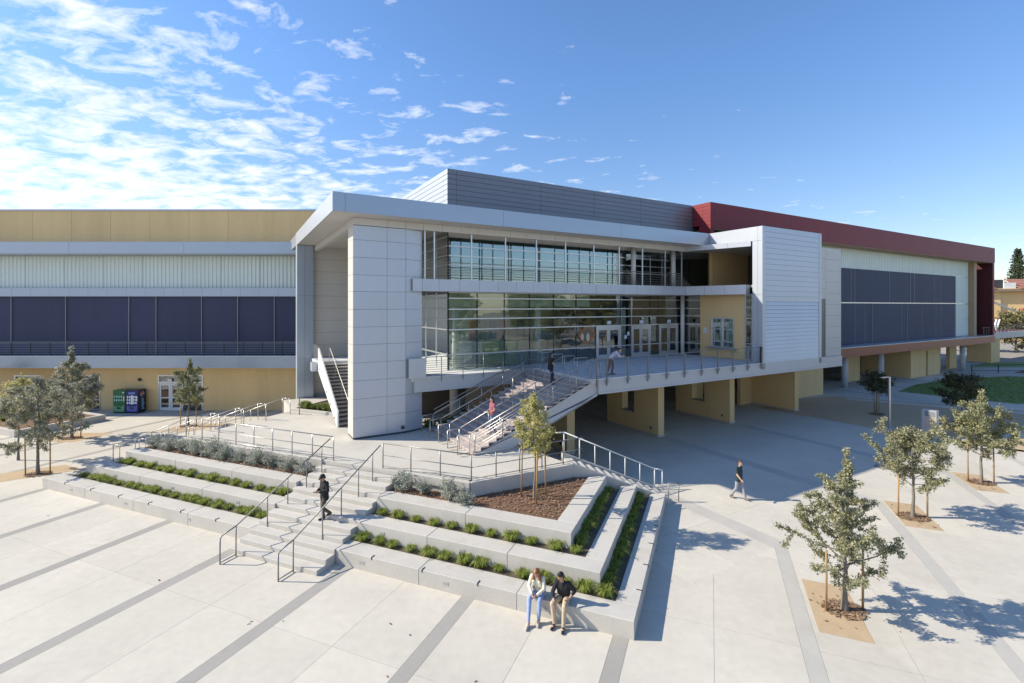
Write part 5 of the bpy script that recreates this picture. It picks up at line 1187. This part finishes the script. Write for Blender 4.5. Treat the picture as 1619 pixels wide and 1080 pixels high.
    for s_ in 'LR':
        an, to = V['an'+s_], V['toe'+s_]; f_ = (to-an); f_.z = 0; f_.normalize(); m = MB(); gz = to.z
        capsule(m, Vector((an.x,an.y,an.z-.02))-f_*.04, .044, Vector((an.x,an.y,an.z-.03))+f_*.06, .042); capsule(m, Vector((an.x,an.y,gz+.008))-f_*.04, .036, Vector((to.x,to.y,gz+.005)), .038)
        fused(m, 'shoe', shoes, t, .012, 2)
    # hair follows the skull
    m = MB()
    m.ball(hc+HR @ Vector((0,-.018,.035)), .083*w, .098, .100, 14, 10, HR)
    m.ball(hc+HR @ Vector((0,-.045,-.02)), .075*w, .07, .085, 12, 8, HR); m.ball(hc+HR @ Vector((0,.045,.085)), .062*w, .05, .04, 10, 6, HR)
    if long_hair:
        for s_ in (-1, 0, 1):
            capsule(m, hc+HR @ Vector((s_*.055,-.055,-.02)), .045, nk+rt*s_*.075-fw*.085-up_*long_hair*.5, .05); capsule(m, nk+rt*s_*.075-fw*.085-up_*long_hair*.5, .05, nk+rt*s_*.06-fw*.10-up_*long_hair, .025)
        if cardigan:
            for s_ in (-1, 1): capsule(m, hc+HR @ Vector((s_*.07,.0,-.01)), .03, nk+rt*s_*.10+fw*.07-up_*.06, .045); capsule(m, nk+rt*s_*.10+fw*.07-up_*.06, .045, ch+rt*s_*.09+fw*.13-up_*.12, .028)
    fused(m, 'hair', hair, t, .012, 2)
    if cap:
        m = MB(); m.ball(hc+HR @ Vector((0,-.012,.052)), .092, .106, .088, 14, 8, HR); capsule(m, hc+HR @ Vector((-.045,.085,.05)), .016, hc+HR @ Vector((-.03,.15,.035)), .012); capsule(m, hc+HR @ Vector((.045,.085,.05)), .016, hc+HR @ Vector((.03,.15,.035)), .012); capsule(m, hc+HR @ Vector((0,.09,.055)), .018, hc+HR @ Vector((0,.16,.037)), .013)
        fused(m, 'cap', cap, t, .012, 2)
    if hold:
        nm, mt_, p, sx, sy, sz = hold; m = MB(); m.box(lambda a, b, z: (p[0]+a, p[1]+b, p[2]+z), -sx, sx, -sy, sy, -sz, sz)
        o = bpy.data.objects.new(nm, m.mesh(nm, mt_, (0,0,0), False, .003)); col.objects.link(o)
        o.location = Matrix.Translation(loc) @ Matrix.Rotation(rz, 4, 'Z') @ Vector((0,0,0)); o.rotation_euler = (0,0,rz); props(o, hold_label[nm], nm.split('_')[-1])
    return t
def build_local(self, name, mt, parent):
    o = bpy.data.objects.new(name, self.mesh(name, mt, (0,0,0), True)); col.objects.link(o); o.parent = parent; return o
MB.build_local = build_local
def stand(**kw):
    J = dict(pelvis=(0,0,.95), chest=(0,.01,1.28), neck=(0,.0,1.50), head=(0,.03,1.63), shL=(-.185,0,1.43), shR=(.185,0,1.43), elL=(-.23,-.02,1.14), elR=(.23,-.02,1.14), wrL=(-.24,.06,.89), wrR=(.24,.06,.89),
             hpL=(-.09,0,.92), hpR=(.09,0,.92), knL=(-.10,.02,.50), knR=(.10,.02,.50), anL=(-.10,-.02,.09), anR=(.10,-.02,.09), toeL=(-.12,.15,.035), toeR=(.12,.15,.035))
    J.update(kw); return J
BLK = cloth('cloth_black', (.016,.016,.019)); SHOEB = mat('shoe_black', (.02,.02,.02), .6); SHOEW = mat('shoe_pale', (.50,.46,.42), .6); SHOEV = mat('shoe_grey', (.10,.09,.08), .6)
PHONE = mat('phone_black', (.02,.02,.025), .2)
# man checking his phone on the central stairs
person('man in black shirt and cap reading his phone on the central stairs', T(-11.45,1.0,.825), radians(140),
       stand(elL=(-.24,.0,1.16), elR=(.24,.0,1.16), wrL=(-.07,.26,1.13), wrR=(.06,.27,1.14), hdL=(.55,.8,.1), hdR=(-.55,.8,.1), head=(0,.07,1.61), neck=(0,.02,1.49), knL=(-.10,.14,.52), anL=(-.10,-.16,.26), toeL=(-.11,-.04,.20), knR=(.09,.03,.50)),
       SKIN2, BLK, cloth('cloth_camo', (.085,.072,.05), .5), SHOEB, HAIRB, sleeve=.95, pitch=-.55, cap=BLK, top_len=.1, hold=('mobile_phone', PHONE, (0,.37,1.16), .038, .07, .006))
# seated couple on the lowest seat wall
sit = dict(pelvis=(0,-.12,.60), chest=(0,.0,.92), neck=(0,.06,1.12), head=(0,.13,1.23), shL=(-.17,.03,1.06), shR=(.17,.03,1.06), hpL=(-.09,-.08,.60), hpR=(.09,-.08,.60))
person('woman with long auburn hair in a cream cardigan sitting on the seat wall', T(-2.72,.10,0), radians(157.6),
       dict(sit, elL=(-.23,.12,.82), elR=(.23,.12,.82), wrL=(-.07,.30,.70), wrR=(.07,.31,.71), hdL=(.5,.8,-.3), hdR=(-.5,.8,-.3), knL=(-.17,.33,.60), knR=(.13,.36,.59), anL=(-.17,.42,.12), anR=(.05,.66,.10), toeL=(-.20,.60,.035), toeR=(.05,.84,.035)),
       SKIN1, cloth('cloth_cream', (.66,.63,.50)), cloth('denim_light', (.30,.38,.60), .15), SHOEW, HAIRR, sleeve=.95, pitch=-.6, long_hair=.42, female=True, cuff=.9, top_len=.08, cardigan=True)
person('man in black shirt and khaki trousers sitting beside the woman', T(-1.98,.12,0), radians(157.6),
       dict(sit, elL=(-.33,-.02,.86), elR=(.26,.16,.80), wrL=(-.22,.16,.72), wrR=(.13,.36,.60), hdL=(.5,.8,-.2), hdR=(-.1,.5,-.85), head=(.03,.12,1.26), knL=(-.15,.38,.60), knR=(.20,.36,.60), anL=(-.14,.44,.11), anR=(.13,.40,.11), toeL=(-.16,.62,.035), toeR=(.16,.58,.035)),
       SKIN2, BLK, cloth('cloth_khaki', (.46,.37,.25), .15), SHOEB, HAIRB, sleeve=.72, yaw=-.75, pitch=-.4, cuff=1.06)
# man walking across the plaza
person('man in dark teal t-shirt and grey trousers walking across the plaza', (10.34,22.04,0), radians(-142),
       stand(chest=(0,.02,1.30), neck=(0,.03,1.52), head=(0,.07,1.66), elL=(-.26,-.07,1.16), elR=(.25,.06,1.17), wrL=(-.27,.0,.92), wrR=(.27,.25,.99), knL=(-.09,.16,.52), anL=(-.09,.26,.10), toeL=(-.10,.44,.05), knR=(.09,-.06,.50), anR=(.09,-.30,.14), toeR=(.10,-.16,.035)),
       SKIN1, cloth('cloth_teal', (.018,.045,.055)), cloth('cloth_grey', (.28,.29,.31), .15), SHOEV, mat('hair_brown', (.05,.028,.018), .5), sleeve=.36, yaw=-.35, top_len=.06)
# people on the broad stair and deck
person('woman in pink top and jeans walking down the broad entry stair', B(6.80,-3.35,2.64), radians(122),
       stand(elL=(-.21,.02,1.15), elR=(.21,.02,1.15), wrL=(-.16,.24,1.06), wrR=(.16,.24,1.06), knL=(-.08,.14,.52), anL=(-.08,.18,.09), toeL=(-.09,.36,.035), knR=(.08,.0,.50), anR=(.08,-.14,.10)),
       SKIN1, cloth('cloth_rose', (.30,.10,.13)), cloth('denim_blue', (.13,.20,.34), .2), SHOEW, mat('hair_dark', (.03,.016,.012), .5), sleeve=.25, long_hair=.30, female=True, hold=('paper_sheet', WHITE, (0,.36,1.07), .11, .09, .004))
person('woman with long black hair in a black top climbing the broad entry stair', B(11.15,-1.95,4.455), radians(-60),
       stand(elL=(-.23,.0,1.14), elR=(.24,.02,1.16), wrL=(-.20,.20,1.02), wrR=(.24,.22,1.04), knL=(-.09,.22,.60), anL=(-.09,.20,.26), toeL=(-.10,.36,.20)),
       SKIN1, BLK, cloth('denim_dark', (.03,.035,.07), .3), SHOEB, HAIRB, sleeve=.3, long_hair=.36, female=True, top_len=.05)
person('man in lilac jumper and brown checked trousers leaning on the deck guard', B(14.3,-3.45,Z_DECK), radians(-100),
       dict(pelvis=(0,-.10,.93), chest=(0,.12,1.18), neck=(0,.28,1.33), head=(0,.40,1.40), shL=(-.18,.22,1.27), shR=(.18,.22,1.27), elL=(-.22,.40,1.05), elR=(.22,.40,1.05), wrL=(-.06,.58,1.06), wrR=(.08,.58,1.06), hdL=(.4,.9,0), hdR=(-.4,.9,0),
            hpL=(-.09,-.10,.90), hpR=(.09,-.10,.90), knL=(-.10,.05,.50), knR=(.10,-.16,.49), anL=(-.10,-.02,.09), anR=(.10,-.30,.10), toeL=(-.11,.15,.035), toeR=(.12,-.13,.035)),
       SKIN1, cloth('cloth_lilac', (.42,.42,.52)), cloth('cloth_check', (.16,.09,.06), .6), SHOEV, HAIRB, sleeve=.7)
